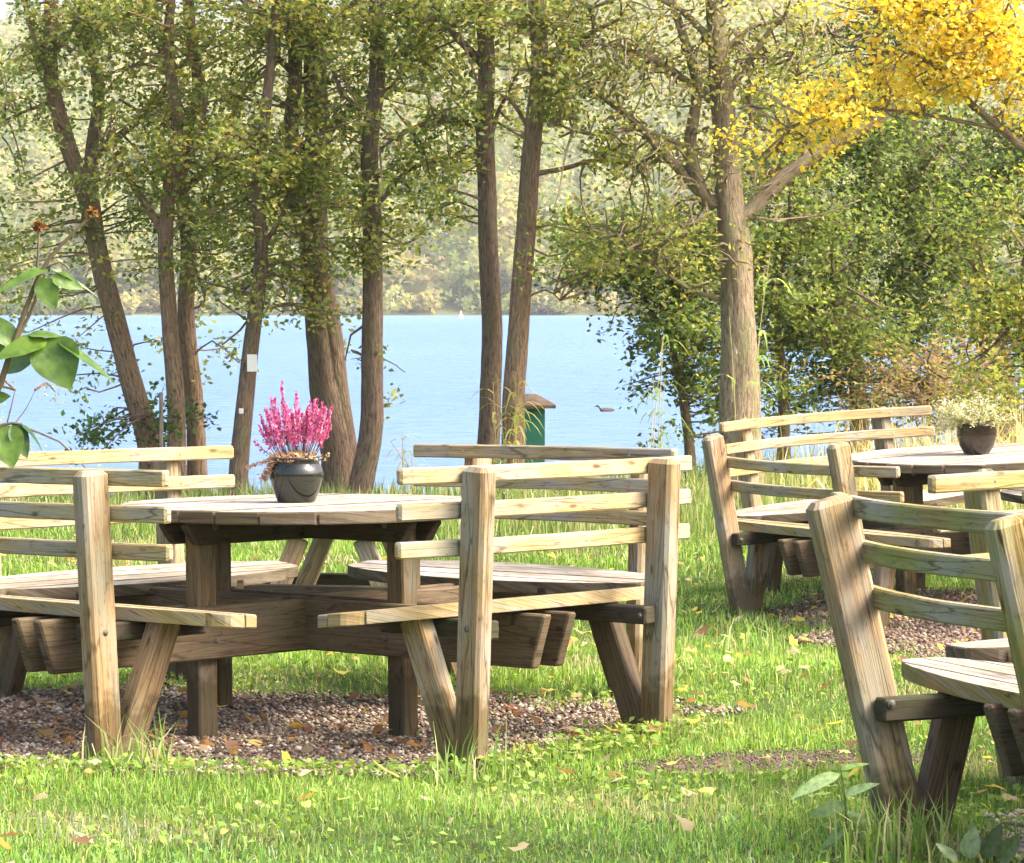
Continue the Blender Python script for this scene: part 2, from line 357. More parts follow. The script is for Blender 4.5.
def tube(mb, pts, rads, seg=10, uvs=0., wob=0., mat=0):
    pts = [Vector(p) for p in pts]; n = len(pts); rings = []; s = 0; uo = random.random()*20
    prev = None; vl = []; us = []
    for i, p in enumerate(pts):
        d = (pts[min(i+1, n-1)]-pts[max(i-1, 0)]).normalized()
        if prev is None: x = d.orthogonal().normalized()
        else: x = (prev-d*prev.dot(d)).normalized()
        prev = x; y = d.cross(x)
        if i: s += (p-pts[i-1]).length
        us.append(s)
        for k in range(seg):
            a = 2*pi*k/seg; r = rads[i]*(1+wob*(sin(3*a+i*.45+uo)*.6+sin(5*a-i*.8+uo)*.5+random.uniform(-.4, .4)))
            vl.append(p+x*cos(a)*r+y*sin(a)*r)
    fs = []; uv = []; R = rads[0]
    for i in range(n-1):
        for k in range(seg):
            k2 = (k+1) % seg
            fs.append((i*seg+k, i*seg+k2, (i+1)*seg+k2, (i+1)*seg+k))
            u0, u1 = us[i]+uo, us[i+1]+uo; v0, v1 = k/seg*R*6, (k+1)/seg*R*6
            uv.append([(u0, v0), (u0, v1), (u1, v1), (u1, v0)])
    fs.append(tuple(range(seg))[::-1]); uv.append([(0, 0)]*seg)
    fs.append(tuple((n-1)*seg+k for k in range(seg))); uv.append([(0, 0)]*seg)
    mb.add(vl, fs, uv, mat=mat)

def smooth_path(P, R, step=.12, jit=0.):
    """Catmull-Rom through control points"""
    P = [Vector(p) for p in P]; Q = [P[0]*2-P[1]]+P+[P[-1]*2-P[-2]]; out = []; ro = []
    for i in range(1, len(Q)-2):
        n = max(2, int((Q[i+1]-Q[i]).length/step))
        for k in range(n):
            t = k/n
            a, b, c, d = Q[i-1], Q[i], Q[i+1], Q[i+2]
            p = .5*((2*b)+(c-a)*t+(2*a-5*b+4*c-d)*t*t+(3*b-a-3*c+d)*t**3)
            if jit and out: p = p+Vector((random.gauss(0, jit), random.gauss(0, jit), 0))
            out.append(p); ro.append(R[i-1]+(R[i]-R[i-1])*t)
    out.append(P[-1]); ro.append(R[-1])
    return out, ro

# ------------------------------------------------------------------ timber helper
def timber(mb, path, up, w, h, bev=.006, tone=None, cut0=0., cut1=0., mat=0, endbev=.006):
    """board swept along path (list of Vector). up: Vector; w = size across (side), h = size along up.
    cut0/cut1 shift the lower edge of the ends inward (bevel cut)."""
    path = [Vector(p) for p in path]; up = Vector(up).normalized(); n = len(path)
    if tone is None: tone = random.uniform(.80, 1.12)
    ctone = (tone*random.uniform(.97, 1.03), tone, tone*random.uniform(.92, 1.03))
    uo, vo = random.random()*30, random.random()*30
    hw, hh, b = w/2, h/2, min(bev, w*.3, h*.3)
    prof = [(-hw+b, -hh), (hw-b, -hh), (hw, -hh+b), (hw, hh-b), (hw-b, hh), (-hw+b, hh), (-hw, hh-b), (-hw, -hh+b)]
    per = [0]
    for i in range(8):
        a, c = prof[i], prof[(i+1) % 8]; per.append(per[-1]+sqrt((a[0]-c[0])**2+(a[1]-c[1])**2))
    st = []; s = 0
    for i, p in enumerate(path):
        d = (path[min(i+1, n-1)]-path[max(i-1, 0)]).normalized()
        if i: s += (p-path[i-1]).length
        st.append((p, d, s))
    L = s
    rows = []
    def ring(p, d, s, sc, sh):
        side = d.cross(up).normalized(); u2 = side.cross(d).normalized()
        return ([p+side*x*sc[0]+u2*y*sc[1]+d*(sh*(.5-y/h)) for x, y in prof], s)
    p, d, s = st[0]; e = endbev
    sc = ((hw-e)/hw, (hh-e)/hh)
    rows.append(ring(p, d, 0, sc, cut0)); rows.append(ring(p+d*e, d, e, (1, 1), cut0))
    for p, d, s in st[1:-1]: rows.append(ring(p, d, s, (1, 1), 0))
    p, d, s = st[-1]
    rows.append(ring(p-d*e, d, s-e, (1, 1), -cut1)); rows.append(ring(p, d, s, sc, -cut1))
    V = []; Fs = []; UV = []
    for r, s in rows: V += r
    for i in range(len(rows)-1):
        for k in range(8):
            k2 = (k+1) % 8
            Fs.append((i*8+k, i*8+k2, i*8+8+k2, i*8+8+k))
            u0, u1 = rows[i][1]+uo, rows[i+1][1]+uo; v0, v1 = per[k]+vo, per[k+1]+vo
            UV.append([(u0, v0), (u0, v1), (u1, v1), (u1, v0)])
    Fs.append(tuple(range(8))[::-1]); UV.append([(prof[k][0]*.25+uo, prof[k][1]+vo) for k in range(8)][::-1])
    b0 = (len(rows)-1)*8
    Fs.append(tuple(b0+k for k in range(8))); UV.append([(prof[k][0]*.25+uo+3, prof[k][1]+vo) for k in range(8)])
    mb.add(V, Fs, UV, ctone, mat)

def slab(mb, outline, z0, z1, uvdir, tone=None, bev=.005, mat=0, tilt=None, sidemat=None):
    """polygonal board (outline list of (x,y) ccw), extruded z0..z1; grain along uvdir"""
    if tone is None: tone = random.uniform(.78, 1.12)
    ct = (tone, tone*random.uniform(.97, 1.02), tone*random.uniform(.93, 1.05))
    uo, vo = random.random()*30, random.random()*30; n = len(outline)
    ux, uy = uvdir
    c = (sum(p[0] for p in outline)/n, sum(p[1] for p in outline)/n)
    def ins(p, b):
        dx, dy = p[0]-c[0], p[1]-c[1]; l = sqrt(dx*dx+dy*dy)+1e-9
        return (p[0]-dx/l*b, p[1]-dy/l*b)
    rows = [([ins(p, bev) for p in outline], z0), (outline, z0+bev), (outline, z1-bev), ([ins(p, bev) for p in outline], z1)]
    V = []; 
    for r, z in rows: V += [(p[0], p[1], z+(tilt(p) if tilt else 0)) for p in r]
    Fs = []; UV = []
    uvf = lambda p, z: (p[0]*ux+p[1]*uy+uo, -p[0]*uy+p[1]*ux+vo+z*1.0)
    for i in range(3):
        for k in range(n):
            k2 = (k+1) % n; f = (i*n+k, i*n+k2, i*n+n+k2, i*n+n+k)
            Fs.append(f); UV.append([uvf(V[j][:2], V[j][2]*3+V[j][0]) for j in f])
    nside = len(Fs)
    f = tuple(range(n))[::-1]; Fs.append(f); UV.append([uvf(V[j], 0) for j in f])
    f = tuple(3*n+k for k in range(n)); Fs.append(f); UV.append([uvf(V[j], 0) for j in f])
    mb.add(V, Fs, UV, ct, mat)
    if sidemat is not None:
        for q in range(len(mb.m)-len(Fs), len(mb.m)-len(Fs)+nside): mb.m[q] = sidemat

def bolt(mb, p, d, r=.0075, h=.006, mat=0):
    d = Vector(d).normalized(); p = Vector(p); x = d.orthogonal().normalized(); y = d.cross(x)
    V = []
    for (rr, hh) in ((r*1.5, 0), (r*1.5, h*.25), (r, h*.4), (r*.75, h), (0.0001, h*1.15)):
        for k in range(10):
            a = 2*pi*k/10; V.append(p+d*hh+x*cos(a)*rr+y*sin(a)*rr)
    Fs = [(i*10+k, i*10+(k+1) % 10, i*10+10+(k+1) % 10, i*10+10+k) for i in range(4) for k in range(10)]
    mb.add(V, Fs, mat=mat)

def clip_poly(poly, axis, lo, hi):
    """clip polygon with strip lo<=p[axis]<=hi"""
    def half(P, f):
        o = []
        for i in range(len(P)):
            a, b = P[i], P[(i+1) % len(P)]; fa, fb = f(a), f(b)
            if fa >= 0: o.append(a)
            if (fa >= 0) != (fb >= 0):
                t = fa/(fa-fb); o.append((a[0]+(b[0]-a[0])*t, a[1]+(b[1]-a[1])*t))
        return o
    P = half(poly, lambda p: p[axis]-lo)
    return half(P, lambda p: hi-p[axis]) if P else P

# ------------------------------------------------------------------ round table with four attached benches
def round_table(T, label, drop_slat=(), woods=None, rt=.672):
    n = Vector((-T['tx'], -T['ty'], 1)).normalized(); ex = Vector((1, 0, T['tx'])).normalized(); ey = n.cross(ex)
    Mx = Matrix((ex, ey, n)).transposed() @ Matrix.Rotation(T['yaw'], 3, 'Z')
    root = empty('round_picnic_table', (T['X'], T['Y'], T['Z'])); root.rotation_euler = Mx.to_euler()
    tag(root, label, 'picnic table', 'round picnic tables with attached benches')
    W = woods or {}
    wood = M[W.get('slat', 'wood')]; wp = M[W.get('post', 'wood_post')]; wt = M['wood_top']; wd = M['wood_dark']
    c45 = sqrt(.5)
    # tabletop: straight boards laid at 45 degrees, cut round
    mb = MB(); ht = .762
    circ = [(rt*cos(2*pi*k/96), rt*sin(2*pi*k/96)) for k in range(96)]
    nb = 9; bw = 2*rt/nb
    for i in range(nb):
        lo, hi = -rt+i*bw+.004, -rt+(i+1)*bw-.004
        P = clip_poly(circ, 1, lo+.001, hi-.001)
        sh = random.uniform(-.012, .004)
        P = [(p[0]*(1+sh), p[1]) for p in P]
        P = [((p[0]-p[1])*c45, (p[0]+p[1])*c45) for p in P]
        dz = random.uniform(-.002, .002)
        slab(mb, P, ht-.045+dz, ht+dz, (c45, c45), bev=.005, sidemat=1)
    mb.build('tabletop', [wt, M['wood_end']], root)
    # bearers below the top and the crossing double beams
    for a in (-45, 45):
        A = radians(a); d = Vector((cos(A), sin(A), 0)); s = Vector((-sin(A), cos(A), 0))
        z_off = 0 if a < 0 else -.002
        mb = MB()
        for sg in (-1, 1):
            p = s*(.060*sg)
            for (r0, r1) in ((-.63, .63),):
                timber(mb, [p+d*r0+Vector((0, 0, ht-.045-.041+z_off)), p+d*r1+Vector((0, 0, ht-.045-.041+z_off))], (0, 0, 1), .040, .075, cut0=.05, cut1=.05)
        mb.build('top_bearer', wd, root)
        mb = MB()
        for sg in (-1, 1):
            p = s*(.060*sg); r1 = 1.27
            zc = .330+z_off*1.5
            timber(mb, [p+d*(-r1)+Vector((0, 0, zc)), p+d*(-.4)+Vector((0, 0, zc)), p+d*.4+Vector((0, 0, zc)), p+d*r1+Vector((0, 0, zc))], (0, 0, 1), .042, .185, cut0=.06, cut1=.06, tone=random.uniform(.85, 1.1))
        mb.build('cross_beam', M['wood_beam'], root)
    for k in range(4):
        A = radians(-45+90*k); d = Vector((cos(A), sin(A), 0))
        mb = MB(); r = .50
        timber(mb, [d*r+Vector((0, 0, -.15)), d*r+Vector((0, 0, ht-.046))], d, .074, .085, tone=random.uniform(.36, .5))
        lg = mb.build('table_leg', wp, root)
        s = Vector((-d.y, d.x, 0))
        for sg in (-1, 1):
            for z in (.30, .37, .70):
                mb = MB(); bolt(mb, d*r+s*sg*(.0815)+Vector((0, 0, z)), s*sg, .009); mb.build('bolt', M['steel'], lg)
    # benches
    Rf, Rt, Th = T['Rf'], T['Rt'], T['T']
    for k in range(4):
        A = radians(-45+90*k); d = Vector((cos(A), sin(A), 0)); s = Vector((-sin(A), cos(A), 0)); Z = Vector((0, 0, 1))
        bench = empty('bench', d*1.1); bench.parent = root
        nz_ = random.random()
        off = -d*1.1
        L = lambda r, t, z: off+d*r+s*t+Z*z
        # seat, lens shaped in plan, of four straight boards
        hl = Th+.345; ro = 1.235 if W else 1.175; out_r = lambda t: ro-.085*(t/hl)**2; in_r = lambda t: ro-.38+.10*(t/hl)**2; sz = -.018 if W else 0
        pol = []; N = 30
        for i in range(N+1):
            th = -pi/2+pi*i/N; t = hl*sin(th)
            pol.append((t, out_r(t)-(1-cos(th)**.35)*.09 if abs(cos(th)) > 1e-6 else out_r(t)-.09))
        for i in range(N+1):
            th = pi/2-pi*i/N; t = hl*sin(th)
            pol.append((t, in_r(t)+(1-max(cos(th), 0)**.35)*.07))
        q = []
        for p in pol:
            if not q or (abs(p[0]-q[-1][0])+abs(p[1]-q[-1][1])) > 1e-5: q.append(p)
        pol = q[::-1]
        mb = MB(); lo = ro-.385; bw2 = .0965
        for i in range(4):
            P = clip_poly(pol, 1, lo+i*bw2+.004, lo+(i+1)*bw2-.004)
            if len(P) < 3: continue
            Q = [L(p[1], p[0], 0) for p in P]; Q = [(v.x, v.y) for v in Q]
            dz = random.uniform(-.002, .002)
            slab(mb, Q, .430+dz+sz, .474+dz+sz, (s.x, s.y), bev=.004, tilt=lambda p: (((p[0]+d.x*1.1)*d.x+(p[1]+d.y*1.1)*d.y)-1.15)*(.095 if not W else .0), sidemat=1)
        mb.build('seat', [M['wood_top'] if k in (1, 2) or W else M['wood'], M['wood_end'] if k in (1, 2) else M['wood_green'] if W else M['wood']], bench)
        # posts, inner legs, joists
        for sg in (-1, 1):
            mb = MB(); t = Th*sg
            lean = Vector((Rt-Rf, .93)); 
            timber(mb, [L(Rf-.13*(Rt-Rf), t, -.12), L(Rf+(Rt-Rf)*.5, t, .47), L(Rt, t, .93)], d, .070, .122 if W else .108, bev=.012, endbev=.016, tone=random.uniform(.85, 1.1))
            po = mb.build('bench_post', M['wood_green'] if W and sg*k >= 0 else (wp if sg > 0 else M['wood_post']), bench)
            rj = Rf+(Rt-Rf)*.42
            for q_, d_ in ((L(rj, t+sg*.035, .405), s*sg), (L(rj, t-sg*.101, .395), -s*sg)):
                mb = MB(); bolt(mb, q_, d_); mb.build('bolt', M['steel'], po)
            mb = MB()
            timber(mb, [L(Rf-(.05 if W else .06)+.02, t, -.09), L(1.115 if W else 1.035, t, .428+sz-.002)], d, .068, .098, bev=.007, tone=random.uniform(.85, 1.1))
            mb.build('bench_leg', M['wood_beam'] if W or (k == 0 and sg > 0) or k in (1, 2) else wp, bench)  # legs in shade get the darker beam timber, shade put into the colour
            mb = MB(); tj = t-sg*.068
            timber(mb, [L(.82, tj, .395+sz), L(rj+.02, tj, .395+sz)], Z, .058, .062, bev=.006, tone=random.uniform(.9, 1.2))
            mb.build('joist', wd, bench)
        # back slats, gently curved
        for j, h in enumerate((.905, .788, .666)):
            if (k, j) in drop_slat: continue
            hl2 = Th+(.25 if W or drop_slat else .255); crv = .24 if W or drop_slat else .13; zc = h; rp = Rf+(Rt-Rf)*h/.93
            path = []
            for i in range(17):
                t = -hl2+2*hl2*i/16
                r = rp-.0725+(Th*Th-t*t)*crv
                path.append(L(r, t, zc+random.uniform(-.0005, .0005)))
            mb = MB(); timber(mb, path, Z, .034, .054, bev=.005, endbev=.008, tone=random.uniform(.92, 1.14))
            for tt in (-Th, Th):
                bolt(mb, L(rp-.0725-.017, tt, zc), -d, .005, .003)
            mb.build('back_slat', M[W['slat']] if W.get('slat') else M['wood'], bench)
    return root

round_table(TABLES[0], 'round weathered picnic table carrying the pot of pink heather')
round_table(TABLES[1], 'farther round picnic table carrying the black pot of pale plants, one back slat missing', drop_slat=((3, 0),), rt=.672)
round_table(TABLES[2], 'nearest round picnic table cut off by the right edge, green algae on its slats', woods=dict(slat='wood_green', post='wood_post'))

# small rectangular picnic table behind the first one
def low_table():
    Y = 14.0; g = float(ground_z(-.75, Y))
    root = empty('rectangular_picnic_table', (-.735, Y, g), (0, 0, radians(79)))
    tag(root, 'low rectangular picnic table half hidden behind the pink heather table', 'picnic table')
    mb = MB()
    for i in range(5):
        y = -.22+i*.11; timber(mb, [(-.30, y, .535), (.30, y, .535)], (0, 0, 1), .104, .03)
    mb.build('tabletop', M['wood_top'], root)
    for sg in (-1, 1):
        mb = MB(); 
        for i in range(2): timber(mb, [(-.42, sg*(.40+.1*i), .335), (.42, sg*(.40+.1*i), .335)], (0, 0, 1), .094, .03)
        mb.build('seat', M['wood_top'], root)
    for x in (-.30, .30):
        for sg in (-1, 1):
            mb = MB(); timber(mb, [(x*.8, sg*.14, .515), (x*.8, sg*.36, -.02)], (1, 0, 0), .085, .035)
            mb.build('leg', M['wood_post'], root)
            mb = MB()
            bolt(mb, (x-.018, sg*.245, .28), (-1, 0, 0), .009)
            mb.build('bolt', M['steel'], root)
        mb = MB(); timber(mb, [(x+.034, -.52, .285), (x+.034, .52, .285)], (0, 0, 1), .03, .06)
        mb.build('crossbar', M['wood_dark'], root)
low_table()

# ------------------------------------------------------------------ flower pots
def lathe(mb, prof, seg=40, mat=0):
    V = []; Fs = []
    for r, z in prof:
        for k in range(seg):
            a = 2*pi*k/seg; V.append((r*cos(a), r*sin(a), z))
    for i in range(len(prof)-1):
        for k in range(seg):
            k2 = (k+1) % seg; Fs.append((i*seg+k, i*seg+k2, i*seg+seg+k2, i*seg+seg+k))
    mb.add(V, Fs, mat=mat)

def on_table(T, x, y, z=.764):
    n = Vector((-T['tx'], -T['ty'], 1)).normalized(); ex = Vector((1, 0, T['tx'])).normalized(); ey = n.cross(ex)
    return Vector((T['X'], T['Y'], T['Z']))+ex*x+ey*y+n*z

root = empty('flower_pot', on_table(TABLES[0], -.035, 0)); tag(root, 'dark green glazed pot of pink heather on the table', 'flower pot')
mb = MB(); lathe(mb, [(.001, 0), (.066, 0), (.070, .006), (.085, .045), (.097, .085), (.099, .105), (.094, .125), (.084, .138), (.083, .146), (.092, .152), (.097, .158), (.095, .163), (.088, .162), (.080, .152), (.076, .135)])
mb.build('pot', M['glaze'], root, smooth=True)
mb = MB(); lathe(mb, [(.078, .140), (.05, .150), (.001, .155)]); mb.build('soil', M['soil'], root, smooth=True)
# heather spikes
mb = MB(); C = []; CC = []; DD = []
spk = []
for q_ in range(46):
    x_ = -.135+.27*(q_+random.random())/46; e_ = abs(x_)/.135
    spk.append((x_, (.30 if q_ in (6, 9, 14) else .225)-.06*e_+random.uniform(-.06, .03), random.uniform(-.7, .7)))
spk += [(-.15, .07, -.3), (.0, .14, -.8), (.06, .13, -.8), (-.07, .13, -.8)]
for j, (x, h, y) in enumerate(spk):
    y *= .08; b = Vector((x*.42, y*.4, .145)); tip = Vector((x, y, .155+h)); md = b*.45+tip*.55+Vector((x*.15, y*.2, .01))
    pts = [b*(1-t)**2+md*2*t*(1-t)+tip*t*t for t in np.linspace(0, 1, 9)]
    tube(mb, pts, list(np.linspace(.0022, .0008, 9)), 4)
    for i in range(int(h*430)):
        t = random.uniform(.25, 1.0)**.8; p = b*(1-t)**2+md*2*t*(1-t)+tip*t*t; rr = .0095*(1.15-t*.8)
        C.append(p+Vector((random.gauss(0, rr*.6), random.gauss(0, rr*.6), random.gauss(0, .004))))
        DD.append((random.gauss(0, .6), random.gauss(0, .6), 1.0))
        dk = j in (0, 1, 2) and t > .5
        CC.append(random.choice([(.50, .06, .24), (.60, .11, .33), (.72, .24, .46), (.54, .08, .27), (.68, .33, .48)]) if not dk else random.choice([(.42, .10, .26), (.30, .10, .20), (.55, .06, .25)]))
mb.build('stems', plain_mat('heather_stem', (.16, .09, .05), .9, .1), root)
C = np.array([tuple(c) for c in C]); V, Fc, cl = leaf_quads(C, .0125, .0085, [(1, 1, 1)], up=0, D=np.array(DD)); np_mesh('heather_flowers', V, Fc, np.array(CC)*RNG.uniform(.75, 1.2, (len(CC), 1)), M['petal'], root)
# hanging cream and pink stonecrop
n = 750; C = []
for i in range(n):
    if i < 420: C.append((random.gauss(.0, .045), random.gauss(-.03, .035), random.uniform(.150, .185)))
    elif i < 640:
        t = random.random(); C.append((-.070-.045*t+random.gauss(0, .009), -.04+random.gauss(0, .012), .17-.085*t+random.gauss(0, .006)))
    else:
        t = random.random(); C.append((-.08-.10*t+random.gauss(0, .005), -.02+random.gauss(0, .006), .165-.035*t+.04*t*t*0-random.random()*.01))
V, Fc, cl = leaf_quads(np.array(C), .017, .009, [(.42, .28, .17), (.5, .33, .22), (.55, .25, .24), (.3, .22, .12), (.45, .38, .22)], up=.3)
np_mesh('trailing_stonecrop', V, Fc, cl, M['petal'], root)

root = empty('flower_pot', on_table(TABLES[1], 0.0, -.03)); tag(root, 'black glazed pot of pale cream plants on the far right table', 'flower pot')
mb = MB(); lathe(mb, [(.001, 0), (.060, 0), (.066, .006), (.088, .04), (.101, .08), (.104, .11), (.101, .140), (.104, .150), (.102, .156), (.094, .155), (.09, .14)]); mb.build('pot', M['glaze_black'], root, smooth=True)
mb = MB(); lathe(mb, [(.095, .138), (.05, .148), (.001, .15)]); mb.build('soil', M['soil'], root, smooth=True)
mb = MB(); C = []; DD = []
for j in range(120):
    a = random.uniform(0, 2*pi); e = random.uniform(.15, 1.35); l = random.uniform(.10, .20)
    if random.random() < .4: a = pi+random.gauss(0, .5); e = random.uniform(-.1, .8); l = random.uniform(.12, .24)
    b = Vector((cos(a)*.04, sin(a)*.04, .15)); tip = b+Vector((cos(a)*cos(e), sin(a)*cos(e), sin(e)))*l+Vector((0, 0, -.02 if e < .3 else 0))
    pts = [b, b*.5+tip*.5+Vector((0, 0, .012)), tip]; tube(mb, pts, [.0015, .0012, .0006], 3)
    for i in range(28):
        t = random.uniform(.15, 1); C.append(tuple(b*(1-t)+tip*t+Vector((random.gauss(0, .008), random.gauss(0, .008), random.gauss(0, .008)))))
mb.build('stems', plain_mat('pale_stem', (.3, .25, .15), .9, .1), root)
V, Fc, cl = leaf_quads(np.array(C), .022, .009, [(.62, .60, .42), (.35, .42, .2), (.68, .55, .45), (.5, .5, .25), (.7, .66, .5), (.25, .33, .12)], up=.3)
np_mesh('pale_foliage', V, Fc, cl, M['petal'], root)

# ------------------------------------------------------------------ gravel
def stones(name, i, n, pal, smin, smax, label=None):
    cx, cy, ax, ay, k = PATCH[i]
    x = RNG.uniform(cx-ax*1.15, cx+ax*1.15, n*2); y = RNG.uniform(cy-ay*1.15, cy+ay*1.15, n*2)
    r = patch_r(i, x, y); keep = RNG.random(n*2) < np.clip((1.06-r)/.14, 0, 1); x, y = x[keep], y[keep]; m = len(x)
    z = ground_z(x, y)+.014
    s = RNG.uniform(smin, smax, m)*RNG.choice([1, 1, 1, 1.6], m)
    O = np.array([(1, 0, 0), (0, 1, 0), (-1, 0, 0), (0, -1, 0), (0, 0, 1), (0, 0, -1)], float)
    V = O[None]*RNG.uniform(.6, 1.25, (m, 6, 1)); V[:, :, 2] *= RNG.uniform(.35, .75, (m, 1))
    # random tilt & spin
    a = RNG.uniform(0, 2*pi, m); ca, sa = np.cos(a)[:, None], np.sin(a)[:, None]
    X = V[:, :, 0]*ca-V[:, :, 1]*sa; Y = V[:, :, 0]*sa+V[:, :, 1]*ca; Zz = V[:, :, 2]+X*RNG.normal(0, .3, (m, 1))
    V = np.stack([X, Y*RNG.uniform(.5, 1, (m, 1)), Zz], -1)*s[:, None, None]+np.stack([x, y, z+RNG.uniform(0, .006, m)], -1)[:, None, :]
    T = np.array([(0, 1, 4), (1, 2, 4), (2, 3, 4), (3, 0, 4), (1, 0, 5), (2, 1, 5), (3, 2, 5), (0, 3, 5)])
    Fc = (T[None]+np.arange(m)[:, None, None]*6).reshape(-1, 3)
    pal = np.array(pal); c = pal[RNG.integers(0, len(pal), m)]*RNG.uniform(.7, 1.25, (m, 1))
    o = np_mesh(name, V.reshape(-1, 3), Fc, np.repeat(np.clip(c, 0, 1), 8, 0), M['stone'])
    tag(o, label, 'gravel', kind='stuff')
chips = [(.19, .14, .095), (.27, .21, .15), (.11, .08, .055), (.36, .30, .23), (.15, .105, .075), (.42, .37, .30), (.22, .14, .09), (.08, .06, .045)]
stones('gravel', 0, 26000, chips, .004, .0125, 'brown gravel and bark chips under the heather table')
stones('gravel', 1, 14000, [(.15, .10, .07), (.21, .15, .105), (.09, .06, .045), (.30, .23, .17), (.17, .10, .065)], .007, .015, 'dark gravel under the far right table')
stones('soil_crumbs', 3, 1500, [(.12, .08, .06), (.16, .11, .08), (.10, .07, .05), (.2, .15, .11)], .002, .0055, 'crumbly bare soil worn through the lawn')
stones('gravel', 2, 9000, [(.5, .42, .32), (.42, .36, .26), (.56, .5, .42), (.3, .24, .16), (.5, .38, .25), (.35, .33, .28)], .007, .014, 'pale gravel under the nearest table')

# ------------------------------------------------------------------ grass
def blades(name, x, y, L, Wd, pal, lean=.45, label=None, cat='grass', dz=0., jitter=.25, patchy=False):
    n = len(x); z = ground_z(x, y)-.004+dz
    a = RNG.uniform(0, 2*pi, n); f = RNG.uniform(0, 2*pi, n)
    le = np.abs(RNG.normal(0, lean, n))
    hd = np.stack([np.cos(a), np.sin(a), np.zeros(n)], -1); sd = np.stack([np.cos(f), np.sin(f), np.zeros(n)], -1)
    b = np.stack([x, y, z], -1)
    up = np.array([0, 0, 1.])
    p1 = b+(up*np.cos(le*.5)[:, None]+hd*np.sin(le*.5)[:, None])*(L*.55)[:, None]
    e2 = np.clip(le*1.9, 0, 2.3)
    p2 = p1+(up*np.cos(e2)[:, None]+hd*np.sin(e2)[:, None])*(L*.45)[:, None]
    w = (Wd*.5)[:, None]
    V = np.stack([b-sd*w, b+sd*w, p1+sd*w*.85, p1-sd*w*.85, p2], 1).reshape(-1, 3)
    i = np.arange(n)*5
    Fq = np.stack([i, i+1, i+2, i+3], 1); Ft = np.stack([i+3, i+2, i+4, i+4], 1)
    pal = np.array(pal); c = pal[RNG.integers(0, len(pal), n)]*RNG.uniform(1-jitter, 1+jitter, (n, 1))
    if patchy:
        q = .5+.25*np.sin(x*3.1+np.sin(y*2.2)*1.5)+.25*np.sin(y*4.3+x*1.7+np.sin(x*5.))+RNG.normal(0, .18, n)
        k2 = np.clip(q, 0, 1)[:, None]; c = c*(.70+.40*k2)*np.array([.93, 1, 1.05])
        dry = (np.sin(x*2.3+4)*np.sin(y*3.1+x+1)+RNG.normal(0, .35, n)) > .85
        c[dry] = np.array([.50, .44, .24])*RNG.uniform(.6, 1.1, (dry.sum(), 1))
        cool = (RNG.random(n) < .3*np.clip((9.6-y)/1.5, 0, 1)); c[cool] *= np.array([.75, .95, 1.5])
    c = np.clip(c, 0, 1)
    # triangles only
    T1 = np.stack([i, i+1, i+2], 1); T2 = np.stack([i, i+2, i+3], 1); T3 = np.stack([i+3, i+2, i+4], 1)
    Fc = np.concatenate([T1, T2, T3]); cc = np.concatenate([c, c, c])
    o = np_mesh(name, V, Fc, cc, M['grass'])
    return tag(o, label, cat, kind='stuff')

def scatter(dens, x0, x1, y0, y1):
    """dens(x,y) blades per m2, rejection sampled"""
    mx = dens(np.linspace(x0, x1, 40)[None], np.linspace(y0, y1, 80)[:, None]).max()
    n = int(mx*(x1-x0)*(y1-y0)); x = RNG.uniform(x0, x1, n); y = RNG.uniform(y0, y1, n)
    k = RNG.random(n)*mx < dens(x, y); return x[k], y[k]
def in_view(x, y, mg=.55): return np.abs(x) < y*.163+mg
def clear(x, y):
    k = np.ones_like(x); nz = .16*np.sin(x*7.3+2*np.sin(y*5.1))*np.sin(y*8.7+x*2)
    for i, p in enumerate(PATCH):
        r = patch_r(i, x, y)+nz; k = np.minimum(k, np.clip((r-(.84 if i < 3 else .6))/(.26 if i < 3 else .7), 0.0, 1)+(.05 if i in (1, 2) else .012 if i == 0 else .10))
    return np.clip(k, 0, 1)
def vary(x, y): return .5+.5*np.sin(x*2.1+1.3*np.sin(y*1.7))*np.sin(y*2.6+np.sin(x*3.1))
GX, GY, GL, GW = [], [], [], []
for (y0, y1, dn, ln, wd) in ((6.9, 9.6, 7000, .042, .0036), (9.6, 12, 5200, .042, .0042), (12, 15.5, 3200, .046, .0052), (15.5, 20.5, 2000, .055, .0068), (20.5, 26.5, 900, .07, .009)):
    x, y = scatter(lambda x, y: dn*in_view(x, y)*clear(x, y)*(.45+.55*vary(x*1.3, y*1.2)), -y1*.17-.5, y1*.17+.5, y0, y1)
    L = ln*RNG.uniform(.4, 1.7, len(x))*(.6+.7*vary(x*1.1+3, y*1.2)**1.5); GX.append(x); GY.append(y); GL.append(L); GW.append(np.full(len(x), wd)*RNG.uniform(.6, 1.3, len(x)))
GX, GY, GL, GW = map(np.concatenate, (GX, GY, GL, GW))
blades('lawn_grass', GX, GY, GL, GW, patchy=True, lean=.8, jitter=.42, pal=[(.19, .33, .045), (.25, .39, .06), (.29, .42, .07), (.16, .29, .045), (.36, .43, .09), (.24, .37, .08), (.44, .42, .16)], label='short green lawn grass around the picnic tables')
print('grass', len(GX))
# coarser thin lawn outside the frame
x, y = scatter(lambda x, y: 60*(~in_view(x, y))+0*x, -9, 9, 3, 26)
blades('lawn_grass', x, y, .08*RNG.uniform(.6, 1.4, len(x)), np.full(len(x), .012), [(.15, .30, .035), (.20, .36, .05), (.24, .40, .06)], label='lawn grass beyond the picnic tables')
